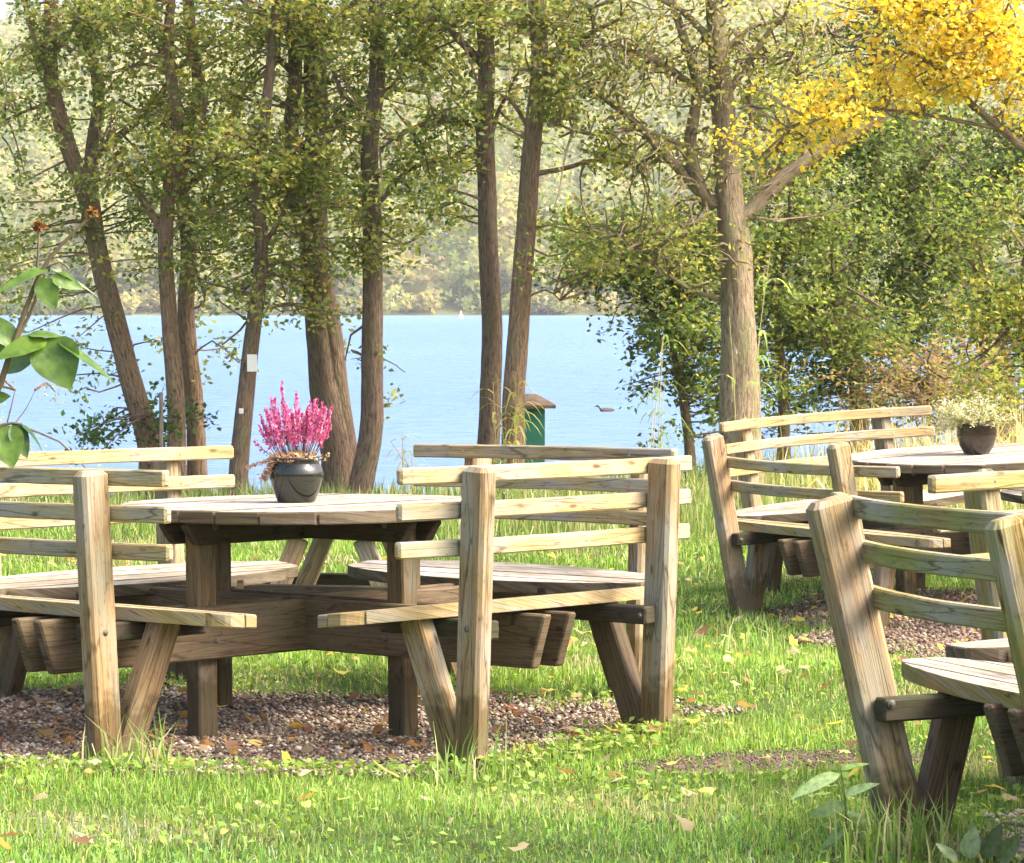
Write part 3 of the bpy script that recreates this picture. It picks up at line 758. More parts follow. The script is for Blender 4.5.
# clover and broad-leaved weeds
x, y = scatter(lambda x, y: 420*in_view(x, y)*np.clip((vary(x*1.3, y*1.1+2)-.35)*2, 0, 1)*clear(x, y), -3, 3, 7.5, 13)
rim = []
for _ in range(2600):
    th = random.uniform(pi*1.02, pi*1.98); r = random.gauss(1.0, .06); rim.append((PATCH[0][0]+PATCH[0][2]*cos(th)*r, PATCH[0][1]+PATCH[0][3]*sin(th)*r))
rim = np.array(rim); x = np.concatenate([x, rim[:, 0]]); y = np.concatenate([y, rim[:, 1]])
C = np.stack([x, y, ground_z(x, y)+RNG.uniform(.015, .055, len(x))], -1)
V, Fc, cl = leaf_quads(C, .026, .022, [(.18, .29, .05), (.24, .35, .07), (.30, .38, .08), (.13, .21, .045)], up=1.0)
tag(np_mesh('clover', V, Fc, cl, M['grass']), 'low clover and weed leaves in the lawn', 'clover', kind='stuff')
def lobed(name, x, y, size, pal, label):
    n = len(x); k = 11
    th = np.linspace(0, 2*pi, k, endpoint=False)[None]+RNG.normal(0, .08, (n, k))
    r = (.62+.38*np.abs(np.cos(th*2.5+.3)))*RNG.uniform(.75, 1.2, (n, k)); r[:, 0] *= 1.35
    sz = size*RNG.uniform(.5, 1.25, (n, 1)); asp = RNG.uniform(.45, 1, (n, 1)); rot = RNG.uniform(0, 2*pi, (n, 1))
    u = r*np.cos(th)*sz*.5; v = r*np.sin(th)*sz*.5*asp
    h = (RNG.normal(0, 9, (n, 1))*v*v+RNG.normal(0, 7, (n, 1))*u*u+RNG.normal(0, .4, (n, 1))*v+RNG.normal(0, .35, (n, 1))*u)+RNG.normal(0, .0015, (n, k))
    z = ground_z(x, y)+.026+RNG.uniform(0, .022, n)
    X = x[:, None]+u*np.cos(rot)-v*np.sin(rot); Y = y[:, None]+u*np.sin(rot)+v*np.cos(rot); Z = z[:, None]+h
    P = np.stack([X, Y, Z], -1); Cc = np.stack([x, y, z+.002], -1)[:, None]
    V = np.concatenate([Cc, P], 1).reshape(-1, 3)
    T = np.array([(0, i+1, (i+1) % k+1) for i in range(k)])
    Fc = (T[None]+np.arange(n)[:, None, None]*(k+1)).reshape(-1, 3)
    pal = np.array(pal); c = pal[RNG.integers(0, len(pal), n)]*RNG.uniform(.75, 1.2, (n, 1))
    return tag(np_mesh(name, V, Fc, np.repeat(np.clip(c, 0, 1), k, 0), M['leaf']), label, 'leaves', kind='stuff')
# fallen leaves
x, y = scatter(lambda x, y: (7+10*np.exp(-((x-.9)**2+(y-10.2)**2)/1.0)+8*np.exp(-((x-1.3)**2+(y-13.2)**2)/2))*in_view(x, y)*np.ones_like(x+y), -4, 4, 7.6, 19)
lobed('fallen_leaves', x, y, .060, [(.72, .55, .10), (.70, .48, .08), (.40, .24, .10), (.75, .62, .20), (.52, .42, .25), (.62, .50, .30), (.30, .16, .09)], 'yellow and brown fallen leaves scattered over the lawn')
x = RNG.normal(-1.2, 1.1, 300); y = RNG.normal(11.2, .6, 300)
k = patch_r(0, x, y) < 1.05; x, y = x[k], y[k]
lobed('fallen_leaves', x, y, .055, [(.33, .17, .10), (.45, .24, .10), (.22, .13, .09), (.45, .33, .22)], 'rusty fallen leaves on the gravel under the heather table')

# long bank grass and reeds
def bank_d(x, y):
    return 420*in_view(x, y, 1.0)*np.clip((y-19.0-.5*np.sin(x*1.5)-np.clip(-x, 0, 2)*.5)/3.5, 0, 1)
x, y = scatter(bank_d, -5.6, 6.5, 18.6, 28)
hgt = np.where(x > -.2, .27, .15)+.06*np.sin(x*2.3)*np.sin(y*1.9)
hgt = hgt*np.where((x > .2) & (y < 22), 1.0, 1.0)
blades('bank_grass', x, y, hgt*RNG.uniform(.5, 1.5, len(x)), RNG.uniform(.007, .014, len(x)), [(.20, .30, .07), (.28, .36, .11), (.42, .42, .19), (.15, .24, .05), (.48, .45, .24), (.24, .32, .09)], lean=.5, label='long pale green grass on the lake bank')
# yellow ochre dry reeds on the right
x, y = scatter(lambda x, y: 260*in_view(x, y, 1.)*np.exp(-((x-3.6)/1.0)**2-((y-23)/2.2)**2)+0*x, 1.2, 6.2, 18.5, 28)
blades('dry_reeds', x, y, RNG.uniform(.35, .95, len(x)), RNG.uniform(.01, .02, len(x)), [(.62, .50, .24), (.70, .60, .32), (.50, .34, .16), (.48, .50, .16), (.75, .66, .42)], lean=.55, label='dry ochre reeds behind the far right table', cat='reeds')

def reed_plant(px, py, Y, n, h, label, pal=((.5, .52, .2), (.62, .5, .2), (.35, .42, .12)), w=.014):
    p = at(px, py, Y); g = float(ground_z(p.x, p.y)); root = empty('reed_plant', (p.x, p.y, g)); tag(root, label, 'reed')
    mb = MB(); C = MB()
    for i in range(n):
        x0, y0 = random.gauss(0, .06), random.gauss(0, .06); hh = h*random.uniform(.7, 1.05); lx, ly = random.gauss(0, .06), random.gauss(0, .06)
        pts = [Vector((x0+lx*t*t, y0+ly*t*t, hh*t)) for t in np.linspace(0, 1, 8)]
        tube(mb, pts, list(np.linspace(.005, .002, 8)), 5)
        for j in range(7):
            t = random.uniform(.3, 1); b = Vector((x0+lx*t*t, y0+ly*t*t, hh*t)); a = random.uniform(0, 2*pi); ll = random.uniform(.16, .34)
            d = Vector((cos(a), sin(a), 0)); s = Vector((-sin(a), cos(a), 0))*w*.5; V = []; 
            for q in range(6):
                u = q/5; c = b+d*ll*u*.8+Vector((0, 0, ll*(.7*u-1.0*u*u))); ww = s*(1-u**2)+s*.05
                V += [c-ww, c+ww]
            C.add(V, [(2*q, 2*q+1, 2*q+3, 2*q+2) for q in range(5)], col=random.choice(pal))
    mb.build('stalks', plain_mat('reed_stalk', (.42, .36, .16), .8, .2), root); C.build('blades', M['leaf'], root)
reed_plant(508, 440, 23.2, 8, 1.05, 'yellowing reeds growing at the foot of the twin dark trunks', w=.022)
reed_plant(655, 440, 22.0, 4, 1.25, 'thin green reed leaning over the water beside the leafy bush', ((.2, .3, .1), (.28, .36, .14)), w=.018)
reed_plant(742, 430, 21.5, 3, 1.85, 'tall green reed in front of the thick grey trunk', ((.3, .45, .12), (.4, .5, .2)), w=.024)
reed_plant(412, 470, 24.5, 4, .55, 'short straw reed beside the forked trunk at the water', ((.6, .5, .25), (.4, .4, .2)))

# ------------------------------------------------------------------ trees
def tree(name, label, Y, stems, branches, clumps, palette, bark='bark', leaf=(.050, .036), group=None, twigs=True, seg=12, cat='tree', sub=40, spread=.105, jitter=.25, dthick=1.0, wob=.05, foot=True, up=.5, mult=.85, clumpy=.95):
    """stems/branches: (list of (px,py[,dY]), r0, r1); clumps: (px,py,rx,ry,n leaves[,dY, rY])"""
    p0 = stems[0][0][0]; base = at(p0[0], p0[1], Y+(p0[2] if len(p0) > 2 else 0))
    g = float(ground_z(base.x, base.y)); root = empty(name, (base.x, base.y, g)); tag(root, label, cat, group)
    off = Vector((base.x, base.y, g)); limb_pts = []
    def conv(pts): return [at(p[0], p[1], Y+(p[2] if len(p) > 2 else 0))-off for p in pts]
    mbt = MB()
    for i, (pts, r0, r1) in enumerate(stems):
        r0 *= .88; r1 *= .88
        P = conv(pts); n = len(P)
        if foot:
            b = P[0]+off; gz = float(ground_z(b.x, b.y)); P = [Vector((P[0].x, P[0].y, gz-.15-g))]+P
            R = [r0*1.55]+[r0+(r1-r0)*k/(n-1) for k in range(n)]
        else: R = [r0+(r1-r0)*k/(n-1) for k in range(n)]
        if pts[-1][1] < -20: R[-1] = .022
        q, r = smooth_path(P, R, .10); limb_pts += q; tube(mbt, q, r, seg+4, wob=wob)
    if stems: mbt.build('trunk', M[bark], root, smooth=True)
    for i, (pts, r0, r1) in enumerate(branches):
        P = conv(pts); n = len(P); R = [r0+(r1-r0)*k/(n-1) for k in range(n)]
        q, r = smooth_path(P, R, .10, jit=.004); limb_pts += q[len(q)//4:]
        mb = MB(); tube(mb, q, r, 8, wob=.05); mb.build('branch', M[bark], root, smooth=True)
    # crown
    LP = np.array([tuple(p) for p in limb_pts]); allC = []; allD = []
    tw = MB()
    for cl in clumps:
        px, py, rx, ry, n = cl[:5]; dY = cl[5] if len(cl) > 5 else 0; s = Y/F
        c = np.array(at(px, py, Y+dY)-off); rad = np.array([rx*s, (cl[6] if len(cl) > 6 else max(.5, rx*s*.8)*dthick), ry*s])
        m = max(1, int(n*mult*(.75 if py < -45 else 1)/sub))
        nsub = max(2, int(m/7)); subs = []
        for i in range(nsub):
            u = RNG.normal(size=3); u /= np.linalg.norm(u); subs.append(c+u*(RNG.random()**(1/2.2))*rad)
        for i in range(m):
            q = subs[RNG.integers(0, nsub)]+RNG.normal(0, 1, 3)*np.array([.26, .26, .10])*clumpy+np.array([0, 0, 0])
            d = np.linalg.norm(LP-q, axis=1)+np.maximum(0, LP[:, 2]-q[2]-.1)*.0; j = int(np.argmin(d)); a = LP[j]
            dist = d[j]
            dirv = (q-a)/(dist+1e-6)+RNG.normal(0, .35, 3); dirv[2] -= .1; dirv /= np.linalg.norm(dirv)
            k = sub; t = RNG.uniform(-1, .8, k)[:, None]
            pts = q+dirv*t*spread*1.6+RNG.normal(0, spread*.55, (k, 3)); pts[:, 2] += RNG.normal(0, spread*.2, k)
            allC.append(pts)
            if twigs and dist < 1.9 and RNG.random() < .7:
                mid = a*.5+q*.5+RNG.normal(0, .06, 3)+np.array([0, 0, .05*dist]); end = q+dirv*spread*1.2
                pp, rr = smooth_path([a, mid, q, end], [.008+.006*dist, .008, .005, .002], .15)
                tube(tw, pp, rr, 4)
    if tw.v: tw.build('twigs', M[bark], root)
    if allC:
        C = np.concatenate(allC); V, Fc, col = leaf_quads(C, leaf[0], leaf[1], palette, up=up, droop=.25, jitter=jitter)
        np_mesh('crown', V, Fc, col, M['leaf'], root)
        global NL; NL += len(C)
    return root
NL = 0
OL = [(.20, .25, .075), (.25, .31, .085), (.33, .37, .11), (.13, .18, .055), (.42, .42, .14), (.48, .44, .15)]     # olive alder
OLY = OL+OL[:4]+[(.50, .42, .08), (.34, .36, .08)]
GR = [(.12, .17, .045), (.16, .22, .055), (.22, .28, .07), (.07, .11, .035), (.32, .34, .10)]
YL = [(.86, .64, .06), (.90, .70, .10), (.84, .58, .05), (.92, .78, .22), (.74, .60, .10), (.56, .54, .12)]
G1 = 'alder trees on the lake shore'

tree('alder_tree', 'slim leaning pair of twisted brown stems at the far left of the shore', 25.0,
     [([(150, 452), (128, 370), (103, 270), (88, 200), (64, 130), (52, 60), (60, -60), (90, -200)], .105, .05),
      ([(155, 448, .1), (132, 380, .12), (115, 310, -.02), (98, 235, .1), (92, 160, .15), (100, 90, .2), (85, 0, .3), (120, -150, .3)], .085, .04)],
     [([(64, 130), (48, 70), (30, 20), (10, -60)], .03, .012), ([(92, 160, .15), (150, 110), (180, 70), (215, 40)], .035, .012), ([(52, 60), (75, 30), (90, -20)], .02, .008), ([(60, 100), (20, 115), (-20, 135)], .016, .006)],
     [(60, 40, 90, 60, 2600), (25, 230, 55, 70, 1900), (110, 60, 70, 70, 1800), (10, 120, 40, 60, 900), (60, -110, 160, 90, 3500), (115, 350, 30, 20, 260), (20, 330, 30, 20, 160), (105, 375, 18, 12, 90), (90, 200, 40, 40, 500), (150, 200, 40, 60, 800)], OL, 'bark_warm', group=G1)
tree('alder_tree', 'slender trunk throwing one long limb up to the left beside the twisted pair', 24.6,
     [([(176, 462), (176, 400), (170, 330), (166, 245), (170, 190), (178, 120), (170, 40), (185, -120)], .085, .04)],
     [([(164, 238), (148, 205), (122, 170), (105, 147)], .035, .018), ([(168, 200), (195, 150), (208, 90), (190, 60)], .025, .012), ([(170, 240), (190, 215), (210, 222)], .02, .01)],
     [(165, 120, 70, 70, 2400), (150, 20, 80, 60, 2200), (130, 180, 45, 40, 700), (170, -120, 130, 90, 2600), (160, 260, 30, 30, 360), (215, 210, 35, 40, 700)], OLY, 'bark_warm', group=G1)
tree('alder_tree', 'straight warm brown trunk between the slender trunk and the tagged leaning one', 25.3,
     [([(197, 470), (194, 400), (186, 320), (189, 250), (182, 170), (200, 90), (190, 0), (210, -130)], .09, .045)],
     [([(190, 250), (205, 300), (190, 310), (178, 330)], .014, .006), ([(186, 190), (225, 150), (240, 100), (280, 60)], .03, .012), ([(184, 170), (150, 120), (120, 100)], .02, .01)],
     [(215, 110, 70, 70, 2400), (230, 215, 50, 60, 2000), (225, 20, 80, 60, 2200), (215, 330, 25, 30, 260), (230, -120, 120, 90, 2600), (205, 270, 35, 35, 500), (170, 190, 20, 40, 300)], OLY, 'bark_warm', group=G1)
tg = tree('alder_tree', 'short leaning trunk bearing small white tags near the heather pot', 24.2,
     [([(238, 478), (243, 420), (248, 370), (256, 310), (262, 250), (258, 180), (268, 100), (280, -30)], .085, .04)],
     [([(256, 310), (240, 330), (222, 345)], .012, .005), ([(262, 250), (290, 200), (300, 150)], .02, .01)],
     [(265, 250, 50, 60, 2300), (270, 140, 60, 70, 2400), (290, 30, 60, 60, 1900), (285, 315, 28, 22, 320), (250, -120, 100, 80, 1800), (300, 200, 35, 60, 900)], OLY, 'bark', group=G1)
# tags on that trunk
off = Vector(tg.location); tm = plain_mat('white_tag', (.7, .68, .62), .6, .3)
for (px, py, w, h) in ((252, 363, .075, .13), (241, 411, .035, .04)):
    c = at(px, py, 24.2-.115)-off
    mbx = MB(); timber(mbx, [c+Vector((-w/2, 0, 0)), c+Vector((w/2, 0, 0))], (0, 0, 1), .008, h, bev=.002, endbev=.002); mbx.build('tag', tm, tg)
tree('alder_tree', 'thickest dark forked trunk standing behind the pink heather', 24.8,
     [([(337, 500), (338, 455), (328, 400), (320, 320), (314, 240), (318, 150), (316, 60), (320, -120)],   .17, .09),
      ([(348, 500, .05), (344, 450), (336, 380), (326, 300, -.03), (304, 225, -.05), (290, 150, -.1), (296, 60, -.1), (280, -80, -.2)], .125, .05)],
     [([(318, 150), (350, 110), (390, 90), (430, 95)], .035, .012), ([(316, 90), (280, 60), (250, 10)], .035, .012), ([(320, 40), (360, 0), (400, -60)], .04, .02)],
     [(300, 130, 60, 70, 2200), (320, 30, 80, 60, 2800), (345, 180, 35, 60, 900), (300, 230, 22, 60, 500), (320, -130, 150, 100, 3600), (360, 330, 16, 30, 70)], OL, 'bark', group=G1)
tree('alder_tree', 'dark curved trunk rising from the foot of the thick forked one', 24.3,
     [([(357, 505), (364, 470), (372, 420), (372, 330), (373, 240), (370, 150), (378, 60), (372, -100)], .115, .06)],
     [([(373, 320), (352, 335), (345, 360)], .012, .005), ([(372, 210), (410, 170), (450, 160)], .025, .01), ([(371, 120), (340, 90), (330, 60)], .02, .01), ([(376, 70), (420, 40), (450, -10)], .03, .012), ([(374, 355), (395, 365), (405, 372)], .006, .003)],
     [(395, 80, 60, 60, 2200), (400, 180, 50, 45, 1300), (420, 240, 45, 40, 650), (395, 255, 30, 45, 450), (400, 10, 80, 50, 2200), (390, -120, 120, 90, 2400), (355, 380, 10, 12, 60), (400, 370, 12, 5, 20), (350, 240, 20, 40, 200)], OL, 'bark', group=G1)
tree('alder_tree', 'straight dark trunk, left one of the two beside the green box', 23.8,
     [([(488, 470), (490, 400), (492, 330), (488, 230), (485, 120), (487, 60), (482, -20), (486, -160)], .098, .06)],
     [([(486, 130), (450, 120), (410, 130), (380, 150)], .03, .01), ([(487, 70), (450, 30), (420, -20)], .035, .015), ([(488, 150), (500, 110), (510, 90)], .02, .01)],
     [(450, 120, 60, 40, 1500), (470, 40, 70, 50, 2300), (440, 190, 35, 40, 450), (480, -100, 120, 80, 2400), (500, 130, 22, 60, 500), (455, 210, 20, 20, 150)], OLY, 'bark', group=G1)
tree('alder_tree', 'brown trunk touching the green box, right one of the two', 23.4,
     [([(513, 470), (514, 400), (518, 330), (526, 230), (533, 130), (540, 60), (536, -20), (545, -160)], .10, .06)],
     [([(528, 175), (560, 170), (600, 160), (640, 170)], .022, .01), ([(540, 70), (580, 40), (620, 20)], .03, .012), ([(522, 300), (545, 290), (560, 300)], .010, .004), ([(534, 140), (510, 100), (480, 90)], .018, .008)],
     [(565, 90, 50, 50, 1500), (590, 150, 45, 45, 1000), (545, 20, 70, 50, 2200), (560, 210, 30, 40, 380), (550, -110, 110, 80, 2200), (575, 275, 35, 18, 330), (600, 230, 30, 30, 300)], OLY, 'bark_warm', group=G1)
tree('old_shore_tree', 'thick grey trunk with a bare spreading crown at right centre', 23.0,
     [([(741, 440), (741, 380), (738, 300), (734, 240), (728, 190), (722, 100), (716, 40), (700, -120)], .165, .07),
      ([(734, 250, -.03), (748, 215), (770, 190), (800, 165), (840, 140), (880, 118), (920, 70), (960, 10)], .075, .03),
      ([(730, 235, .02), (705, 200), (690, 150), (696, 90), (680, 30), (650, -60)], .07, .025)],
     [([(722, 110), (690, 85), (650, 60), (600, 45), (560, 55)], .035, .008), ([(705, 200), (660, 150), (620, 110), (560, 75), (500, 70)], .04, .010), ([(728, 300), (690, 290), (655, 265), (620, 235)], .022, .007), ([(722, 100), (750, 60), (770, 30), (800, 10)], .03, .01), ([(690, 150), (640, 130), (590, 135), (545, 120)], .022, .006), ([(800, 165), (810, 110), (790, 60)], .02, .008), ([(720, 60), (690, 20), (640, -5), (590, 10)], .03, .01), ([(726, 160), (750, 120), (745, 60)], .022, .01), ([(745, 215), (770, 220), (820, 215), (860, 200)], .012, .005), ([(716, 60), (760, 25), (830, 35)], .02, .008)],
     [(640, 60, 80, 60, 1500), (720, 50, 90, 60, 2200), (600, 110, 60, 40, 600), (660, 170, 50, 50, 900), (800, 70, 60, 60, 1100), (690, -120, 180, 90, 3200), (770, 110, 40, 50, 700), (640, 240, 45, 35, 900), (690, 240, 25, 50, 500), (560, 60, 40, 40, 350), (760, 170, 30, 40, 400)], [(.26, .28, .08), (.21, .24, .07), (.35, .33, .10), (.40, .34, .12), (.17, .20, .06)], 'bark_grey', leaf=(.042, .03), sub=14, spread=.13, group=None, wob=.09)
# dense green trees and bushes on the right
tree('leafy_bush', 'bright green bush hanging over the water left of the thick grey trunk', 26.0,
     [([(690, 450), (680, 380), (670, 320), (690, 240)], .05, .02)], [([(678, 370), (664, 330), (640, 290)], .018, .006), ([(670, 320), (640, 280), (600, 270)], .015, .005)],
     [(672, 275, 55, 38, 4000), (698, 345, 30, 45, 2600), (675, 325, 28, 26, 1000), (706, 410, 18, 26, 800), (610, 258, 50, 24, 1400), (682, 385, 16, 20, 300), (700, 250, 50, 45, 2600), (640, 220, 50, 30, 1000)], [(.12, .18, .05), (.16, .23, .06), (.23, .30, .08), (.07, .11, .035), (.33, .36, .11)], leaf=(.052, .038), cat='bush', mult=1.05)
tree('young_alder', 'slim young tree with green leaves just right of the thick grey trunk', 26.5,
     [([(784, 440), (783, 380), (775, 300), (790, 220), (785, 150)], .06, .02)], [([(780, 350), (810, 310), (830, 280)], .02, .006), ([(778, 320), (750, 290), (745, 260)], .015, .005)],
     [(800, 230, 60, 60, 4200), (770, 320, 45, 55, 2600), (830, 320, 50, 50, 3000), (770, 180, 50, 40, 2000), (765, 380, 30, 30, 500), (790, 100, 50, 50, 1300)], GR, leaf=(.05, .036), cat='tree', mult=1.0)
tree('leafy_tree', 'broad green tree filling the middle right shore behind the table', 29.0,
     [([(860, 430), (856, 370), (850, 300), (870, 200), (880, 100)], .10, .04)], [([(852, 320), (890, 280), (920, 250)], .03, .01), ([(852, 300), (820, 250), (800, 210)], .03, .01), ([(866, 230), (910, 180), (940, 150)], .03, .01)],
     [(880, 230, 80, 70, 6500), (850, 330, 60, 60, 4200), (930, 300, 60, 50, 3200), (840, 160, 60, 50, 2600), (900, 140, 70, 50, 2600), (820, 390, 50, 30, 1300), (880, 390, 40, 30, 1100)], [(.12, .17, .045), (.16, .22, .055), (.23, .29, .08), (.045, .075, .025), (.28, .32, .09), (.07, .11, .03)], leaf=(.055, .04), mult=1.0, clumpy=1.2)
tree('dark_leaning_tree', 'dark leaning trunk with deep green crown in the upper right', 31.0,
     [([(1005, 420), (990, 330), (965, 230), (930, 165), (900, 115), (885, 70), (870, -40)], .17, .08)], [([(925, 160), (905, 140), (880, 150), (860, 130)], .06, .03), ([(960, 220), (1000, 170), (1030, 130)], .04, .02)],
     [(960, 230, 60, 60, 4200), (990, 320, 50, 50, 2800), (930, 110, 60, 40, 1500), (1000, 150, 60, 60, 3000), (870, 40, 80, 60, 2000), (940, 360, 40, 30, 600), (980, -30, 120, 70, 3000)], [(.06, .10, .03), (.08, .13, .035), (.05, .08, .025), (.12, .17, .04), (.17, .20, .05)], leaf=(.055, .042), mult=1.0, clumpy=1.2)
tree('autumn_maple', 'golden yellow maple spreading in from the upper right corner', 20.0,
     [([(1130, 520), (1120, 380), (1095, 240), (1075, 120), (1060, 0), (1040, -160)], .15, .06)], [([(1085, 190), (1040, 160), (1000, 130), (960, 95), (925, 60)], .04, .010), ([(1070, 90), (1010, 50), (950, 20), (900, 10)], .035, .01), ([(1000, 130), (960, 122), (900, 112), (830, 110), (790, 130)], .016, .005), ([(1095, 250), (1040, 260), (1010, 230)], .02, .006), ([(1060, 10), (1000, -40), (930, -50)], .03, .01)],
     [(985, 35, 60, 40, 3600), (930, 70, 40, 40, 2000), (870, 15, 50, 24, 1100), (1012, 100, 24, 40, 1100), (820, 110, 42, 26, 1300), (780, 140, 24, 18, 420), (950, 10, 70, 30, 1900), (1070, 60, 60, 90, 2500), (980, -70, 130, 50, 2600), (840, 85, 26, 16, 300)], YL, 'bark_grey', leaf=(.040, .034), mult=.8, spread=.085, clumpy=.75, cat='tree', dthick=.8)
tree('yellow_green_shrub', 'yellow green shrub at the right edge above the far table', 24.0,
     [([(1045, 450), (1030, 380), (1020, 300), (1030, 220)], .04, .015)], [([(1028, 350), (1000, 320), (985, 290)], .012, .004)],
     [(1015, 290, 30, 70, 3200), (1000, 380, 40, 40, 1500), (1040, 200, 40, 60, 1200), (1050, 350, 40, 70, 1200)], [(.30, .33, .08), (.20, .26, .07), (.44, .40, .09), (.13, .19, .05)], leaf=(.05, .034), cat='shrub')
tree('brown_shrub', 'rust brown shrub with fading leaves behind the pale potted plant', 26.0,
     [([(930, 430), (925, 400), (930, 370)], .02, .01), ([(960, 430), (965, 395), (975, 370)], .02, .01)], [],
     [(920, 395, 60, 28, 1900), (970, 375, 40, 22, 1300), (880, 405, 40, 20, 800), (1000, 400, 30, 30, 700)], [(.30, .18, .11), (.42, .30, .17), (.24, .15, .09), (.42, .36, .18), (.28, .29, .11)], leaf=(.05, .025), cat='shrub')
tree('low_dark_bush', 'small dark green bush at the foot of the brown trunks on the left', 24.9,
     [([(165, 455), (160, 430), (150, 415)], .012, .006)], [], [(150, 428, 24, 20, 650), (200, 415, 14, 20, 260), (130, 440, 14, 10, 160)], [(.07, .14, .035), (.10, .19, .05), (.05, .09, .03)], leaf=(.05, .04), cat='bush')
tree('pale_shrub', 'thin pale shrub beside the water at the left edge', 22.0,
     [([(-10, 480), (5, 430), (15, 390)], .010, .004)], [([(0, 440), (25, 410), (35, 390)], .005, .002)], [(10, 400, 22, 30, 260), (20, 440, 30, 16, 220)], [(.45, .42, .3), (.35, .38, .2), (.5, .45, .35)], leaf=(.035, .02), cat='shrub')
print('leaves', NL)

# wooden stake between the left trunks
p = at(161, 440, 24.3); g = float(ground_z(p.x, p.y)); mb = MB(); timber(mb, [(0, 0, -.05), (0, 0, (HOR-392)*24.3/F-g)], (0, 1, 0), .03, .025, tone=.6)
o = mb.build('stake', M['wood_top']); o.location = (p.x, p.y, g); tag(o, 'thin pale wooden stake between the brown trunks on the left', 'stake')

# green box with a little roof
p = at(531, 450, 24.1); g = float(ground_z(p.x, p.y)); root = empty('green_box', (p.x, p.y, g)); tag(root, 'green painted wooden box with a small brown roof beside the trunk', 'box')
top = (HOR-407)*24.1/F-g
mb = MB(); timber(mb, [(0, 0, 0), (0, 0, top)], (0, 1, 0), .21, .18, bev=.004)
mb.build('body', M['green_paint'], root)
mb = MB(); a, b2, h = .185, .17, .09
V = [(-a, -b2, top-.005), (a, -b2, top-.005), (a, b2, top-.005), (-a, b2, top-.005), (-a, -b2, top+.018), (a, -b2, top+.018), (a, b2, top+.018), (-a, b2, top+.018), (-.10, 0, top+h+.01), (.04, 0, top+h+.01)]
mb.add(V, [(0, 3, 2, 1), (0, 1, 5, 4), (1, 2, 6, 5), (2, 3, 7, 6), (3, 0, 4, 7), (4, 5, 9, 8), (5, 6, 9), (6, 7, 8, 9), (7, 4, 8)])
mb.build('roof', M['roof_felt'], root)

# buoy and duck
p = at(461, 318.5, 395); mb = MB(); lathe(mb, [(.01, -.2), (.28, -.1), (.36, .12), (.28, .35), (.12, .5), (.05, .9), (.01, .92)], 14)
o = mb.build('buoy', plain_mat('white_buoy', (.8, .78, .75), .5, .4), smooth=True); o.location = (p.x, p.y, WATER_Z); tag(o, 'tiny white buoy far out on the lake', 'buoy')
Yd = 3200*2.25/(411.5-300); p = at(606, 411, Yd)
mb = MB(); V = []; Fs = []
prof = [(-.19, .008, .075), (-.14, .04, .06), (-.06, .07, .05), (.03, .075, .048), (.10, .05, .055), (.13, .034, .09), (.145, .028, .125), (.17, .032, .145), (.20, .022, .142), (.23, .008, .135), (.25, .004, .132)]
for x, r, z in prof:
    for k in range(10): a = 2*pi*k/10; V.append((x, cos(a)*r, z+sin(a)*r*.85))
Fs = [(i*10+k, i*10+(k+1) % 10, i*10+10+(k+1) % 10, i*10+10+k) for i in range(len(prof)-1) for k in range(10)]
Fs += [tuple(range(10))[::-1], tuple((len(prof)-1)*10+k for k in range(10))]
mb.add(V, Fs); o = mb.build('duck', plain_mat('brown_plumage', (.10, .08, .06), .8, .2, (.05, .04, .03), scale=30), smooth=True)
o.location = (p.x, p.y, WATER_Z-.03); o.rotation_euler = (0, 0, pi+.3); tag(o, 'small dark duck swimming on the lake', 'duck')

# ------------------------------------------------------------------ far wooded hillside
def far_wood():
    n = 5200; Vs = []; Fs = []; Cs = []; b = 0
    xx = RNG.uniform(-330, 330, n); yy = SHORE+8+RNG.random(n)**.9*330
    # shoreline row
    ns = 420; xx[:ns] = RNG.uniform(-170, 170, ns); yy[:ns] = SHORE+RNG.uniform(-2.5, 9, ns)
    keep = np.abs(xx) < yy*.30; xx, yy = xx[keep], yy[keep]
    zz = hill_z(xx, yy)
    pal = np.array([(.24, .28, .11), (.29, .32, .13), (.35, .36, .15), (.38, .36, .15), (.20, .25, .10), (.40, .36, .17), (.30, .32, .15), (.33, .29, .14)])
    for x, y, z in zip(xx, yy, zz):
        low = y < SHORE+4; z = max(z, WATER_Z)
        R = random.uniform(3.2, 6.0)*(.6 if low else 1); H = random.uniform(8, 14)*(.28 if low else .6 if y < SHORE+12 else 1); c = pal[random.randrange(len(pal))]
        m = 150 if not low else 90
        u = RNG.normal(size=(m, 3)); u /= np.linalg.norm(u, axis=1, keepdims=True); u *= RNG.uniform(.55, 1.05, (m, 1))
        C = np.array([x, y, z+H*.55])+u*np.array([R, R, H*.5])*(1+.25*np.sin(u[:, :1]*5+x))
        V, Fc, cl = leaf_quads(C, 1.35 if not low else .9, 1.1 if not low else .8, [c], up=.3, jitter=.2)
        Vs.append(V); Fs.append(Fc+b); Cs.append(cl); b += len(V)
    o = np_mesh('far_forest', np.concatenate(Vs), np.concatenate(Fs), np.concatenate(Cs), M['leaf'])
    tag(o, 'hazy autumn wood covering the hillside across the lake', 'forest', kind='stuff')
far_wood()

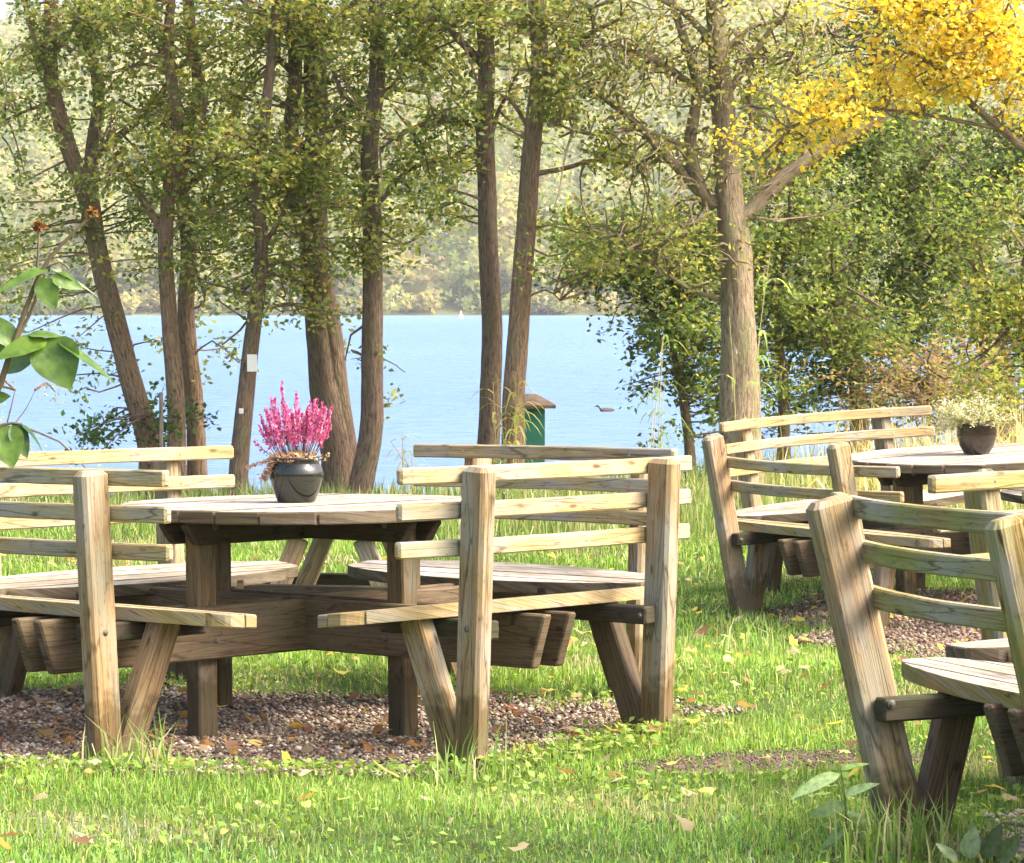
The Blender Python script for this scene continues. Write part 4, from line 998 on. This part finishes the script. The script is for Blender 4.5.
# ------------------------------------------------------------------ plants close to the camera
def big_leaf(mb, base, tip, width, normal, col, curl=.15, n=8, heart=.0, fold=.18):
    base = Vector(base); tip = Vector(tip); d = tip-base; l = d.length; d.normalize(); nrm = Vector(normal); s = d.cross(nrm).normalized(); nrm = s.cross(d).normalized()
    V = []; cols = 5
    for i in range(n+1):
        u = i/n; w = width*.5*(sin(pi*min(1, u**.75)))**.8 if u < 1 else 0
        w = width*.5*(max(0, sin(pi*u**(.68)))**.85)+.0003
        c = base+d*l*u-nrm*curl*l*u*u
        for j in range(cols):
            v = (j/(cols-1)-.5)*2; V.append(c+s*w*v+nrm*abs(v)*w*fold+nrm*.04*w*sin(u*14+v*3)+d*(.0))
    Fs = [(i*cols+j, i*cols+j+1, i*cols+cols+j+1, i*cols+cols+j) for i in range(n) for j in range(cols-1)]
    mb.add(V, Fs, col=col)

root = empty('rose_bush', (-.72, 4.0, -1.45)); tag(root, 'green leafy stems with withered flower heads reaching in at the left edge', 'rose')
o0 = Vector(root.location); A4 = lambda px, py, dy=0: at(px, py, 4.0+dy)-o0
mb = MB()
for pts, r0, r1 in (([(0, 0, 0), (.02, 0, .6), A4(-30, 480), A4(0, 385), A4(15, 340), A4(40, 275), A4(62, 245), A4(92, 216)], .006, .0016),
                    ([A4(14, 345), A4(36, 300, .02), A4(38, 265, .02), A4(40, 232, .02)], .0025, .0012),
                    ([(0.01, 0, .3), A4(-40, 520), A4(-20, 450), A4(2, 425), A4(22, 424)], .005, .0012), ([A4(15, 345), A4(40, 338), A4(60, 345)], .002, .001), ([A4(44, 270), A4(60, 262), A4(70, 270)], .0015, .001)):
    q, r = smooth_path(pts, list(np.linspace(r0, r1, len(pts))), .02); tube(mb, q, r, 7)
mb.build('stems', plain_mat('rose_stem', (.10, .09, .05), .7, .3, (.16, .10, .05), scale=40), root, smooth=True)
mb = MB(); g1, g2, g3, g4 = (.085, .16, .02), (.13, .23, .035), (.26, .34, .18), (.05, .11, .025)
for b, t, w, nrm, c, cu in ((A4(46, 338), A4(70, 388, -.02), .062, (.1, -1, .25), g1, .1), (A4(50, 268), A4(-8, 288, -.03), .022, (0, -.5, 1), g2, .15),
        (A4(50, 268), A4(102, 292, .02), .014, (.2, -.3, 1), g3, .12), (A4(42, 278), A4(56, 310, -.01), .030, (.1, -1, .2), g1, -.05), (A4(52, 276), A4(84, 288), .022, (.1, -.9, .5), g2, .1),
        (A4(48, 340), A4(-6, 352, -.03), .034, (0, -.7, .8), g2, .2), (A4(38, 350), A4(2, 372, .02), .034, (-.1, -.9, .6), g1, .1), (A4(56, 340), A4(116, 376, -.02), .018, (.1, -.35, 1), g1, .1), (A4(28, 335), A4(64, 333), .018, (0, -.5, 1), g2, .15),
        (A4(2, 425), A4(12, 468, -.02), .045, (.1, -1, .2), g2, .05), (A4(12, 424), A4(28, 458), .026, (.5, -.9, .2), g4, .1), (A4(20, 424), A4(49, 446, .01), .011, (.3, -.4, 1), g4, .3), (A4(-4, 330), A4(-20, 375), .04, (0, -1, .3), g1, .1), (A4(-10, 400), A4(10, 395), .02, (0, -.8, .6), g1, .1),
        (A4(15, 345), A4(-14, 312), .03, (0, -.8, .6), g2, .1)):
    big_leaf(mb, b, t, w, nrm, c, cu)
mb.build('leaves', M['near'], root, smooth=True)
mb = MB()
for px, py, s in ((40, 228, .0085), (94, 214, .008)):
    c = A4(px, py, .02 if px < 60 else 0)
    for i in range(22):
        a = random.uniform(0, 2*pi); e = random.uniform(-.6, 1.4); dd = Vector((cos(a)*cos(e), sin(a)*cos(e), sin(e)))
        big_leaf(mb, c+dd*s*.2, c+dd*s*random.uniform(.9, 1.5), s*.6, dd.orthogonal(), random.choice([(.16, .07, .04), (.28, .12, .06), (.10, .05, .03), (.35, .2, .1)]), .3, n=4)
mb.build('withered_flowers', M['leaf'], root, smooth=True)

# weed at the foot of the nearest bench
p = at(850, 845, 8.25); g = float(ground_z(p.x, p.y)); root = empty('weed', (p.x, p.y, g)); tag(root, 'broad leaved weed in the grass in front of the nearest bench post', 'weed')
o0 = Vector(root.location); A8 = lambda px, py, dy=0: at(px, py, 8.25+dy)-o0
mb = MB(); q, r = smooth_path([(0, 0, -.02), A8(848, 820), A8(846, 790), A8(842, 770)], [.0035, .003, .002, .001], .02); tube(mb, q, r, 6); mb.build('stem', plain_mat('weed_stem', (.10, .14, .05), .7, .3), root)
mb = MB()
for b, t, w, c, nrm in ((A8(842, 776), A8(790, 796, -.03), .05, (.36, .50, .22), (0, -.55, 1)), (A8(846, 798), A8(880, 782, -.02), .035, (.28, .42, .18), (0, -.6, 1)), (A8(846, 806), A8(810, 818, -.03), .04, (.10, .17, .05), (.1, -.8, .5)), (A8(848, 815), A8(884, 836), .04, (.16, .28, .08), (0, -.6, 1)), (A8(842, 772), A8(872, 762, .02), .02, (.2, .34, .1), (0, -.6, 1)), (A8(850, 830), A8(820, 850), .035, (.16, .28, .08), (0, -.6, 1))):
    big_leaf(mb, b, t, w, nrm, c, .15)
mb.build('leaves', M['near'], root, smooth=True)
p = at(965, 865, 7.9); g = float(ground_z(p.x, p.y)); root = empty('weed', (p.x, p.y, g)); tag(root, 'dark broad leaved weed at the edge of the pale gravel, bottom right', 'weed')
o0 = Vector(root.location); A8 = lambda px, py, dy=0: at(px, py, 7.9+dy)-o0
mb = MB()
for b, t, w, c, nrm in ((A8(970, 862), A8(978, 828), .05, (.26, .36, .18), (0, -1, .3)), (A8(985, 862), A8(1006, 826), .045, (.09, .14, .06), (.2, -1, .3)), (A8(1000, 864), A8(1024, 838), .05, (.12, .18, .07), (.2, -1, .3)), (A8(960, 864), A8(940, 845), .03, (.3, .4, .2), (0, -.7, .7))):
    big_leaf(mb, b, t, w, nrm, c, .15)
mb.build('leaves', M['near'], root, smooth=True)
# long tussock blades round the post feet
TX = []; TY = []
for (px, py, n) in ((905, 852, 90), (880, 858, 60), (760, 612, 60), (735, 615, 40), (120, 745, 50), (150, 752, 40), (470, 757, 40), (930, 858, 60)):
    d = 3200*1.43/(py-300); 
    for _ in range(n): TX.append((px-512)*d/F+random.gauss(0, .07)); TY.append(d+random.gauss(0, .06)-.05)
TX = np.array(TX); TY = np.array(TY)
blades('tussock_grass', TX, TY, RNG.uniform(.08, .24, len(TX)), RNG.uniform(.005, .009, len(TX)), [(.2, .34, .07), (.35, .42, .16), (.16, .28, .05), (.5, .45, .25)], lean=.6, label='longer grass tufts round the feet of the bench posts')

# ------------------------------------------------------------------ haze
def haze():
    x0, x1, y0, y1, z0, z1 = -600, 600, -15, 1350, -6, 110
    V = [(x, y, z) for z in (z0, z1) for y in (y0, y1) for x in (x0, x1)]
    me = bpy.data.meshes.new('haze'); me.from_pydata(V, [], [(0, 2, 3, 1), (4, 5, 7, 6), (0, 1, 5, 4), (2, 6, 7, 3), (0, 4, 6, 2), (1, 3, 7, 5)])
    m, nt, out = mat('haze_air'); v = nd(nt, 'ShaderNodeVolumePrincipled'); v.inputs['Color'].default_value = (1, .97, .90, 1); v.inputs['Density'].default_value = HAZE; v.inputs['Anisotropy'].default_value = .3
    nt.links.new(v.outputs[0], out.inputs['Volume']); me.materials.append(m)
    tag(link(bpy.data.objects.new('haze', me)), kind='stuff')
HAZE = .00028
haze()

# ------------------------------------------------------------------ light, sky, camera
SUN_EL, SUN_AZ = 46, 103   # azimuth clockwise from +Y
w = bpy.data.worlds.new('World'); S.world = w; w.use_nodes = True; nt = w.node_tree
sky = nt.nodes.new('ShaderNodeTexSky'); sky.sky_type = 'NISHITA'; sky.sun_disc = False; sky.sun_elevation = radians(SUN_EL); sky.sun_rotation = radians(SUN_AZ); sky.air_density = .75; sky.dust_density = 7.0; sky.ozone_density = 1.0
bg = nt.nodes['Background']; nt.links.new(sky.outputs[0], bg.inputs[0]); bg.inputs[1].default_value = .15
sl = bpy.data.lights.new('sun', 'SUN'); sl.energy = 1.05; sl.angle = radians(32); sl.color = (1, .93, .80); so = link(bpy.data.objects.new('sun', sl))
az, el = radians(SUN_AZ), radians(SUN_EL); dvec = Vector((sin(az)*cos(el), cos(az)*cos(el), sin(el)))
so.rotation_euler = dvec.to_track_quat('Z', 'Y').to_euler()
cam = bpy.data.cameras.new('camera'); cam.sensor_width = 36; cam.lens = 36*F/1024; cam.clip_start = .1; cam.clip_end = 5000
co = link(bpy.data.objects.new('camera', cam)); co.rotation_euler = (radians(90)-atan((431.5-HOR)/F), 0, 0); S.camera = co
S.view_settings.view_transform = 'Standard'; S.view_settings.look = 'None'; S.view_settings.exposure = 2.1; S.view_settings.gamma = 1
S.cycles.max_bounces = 6; S.cycles.diffuse_bounces = 3; S.cycles.transmission_bounces = 3; S.cycles.volume_bounces = 1
S.cycles.use_denoising = True
S.cycles.sample_clamp_indirect = 6
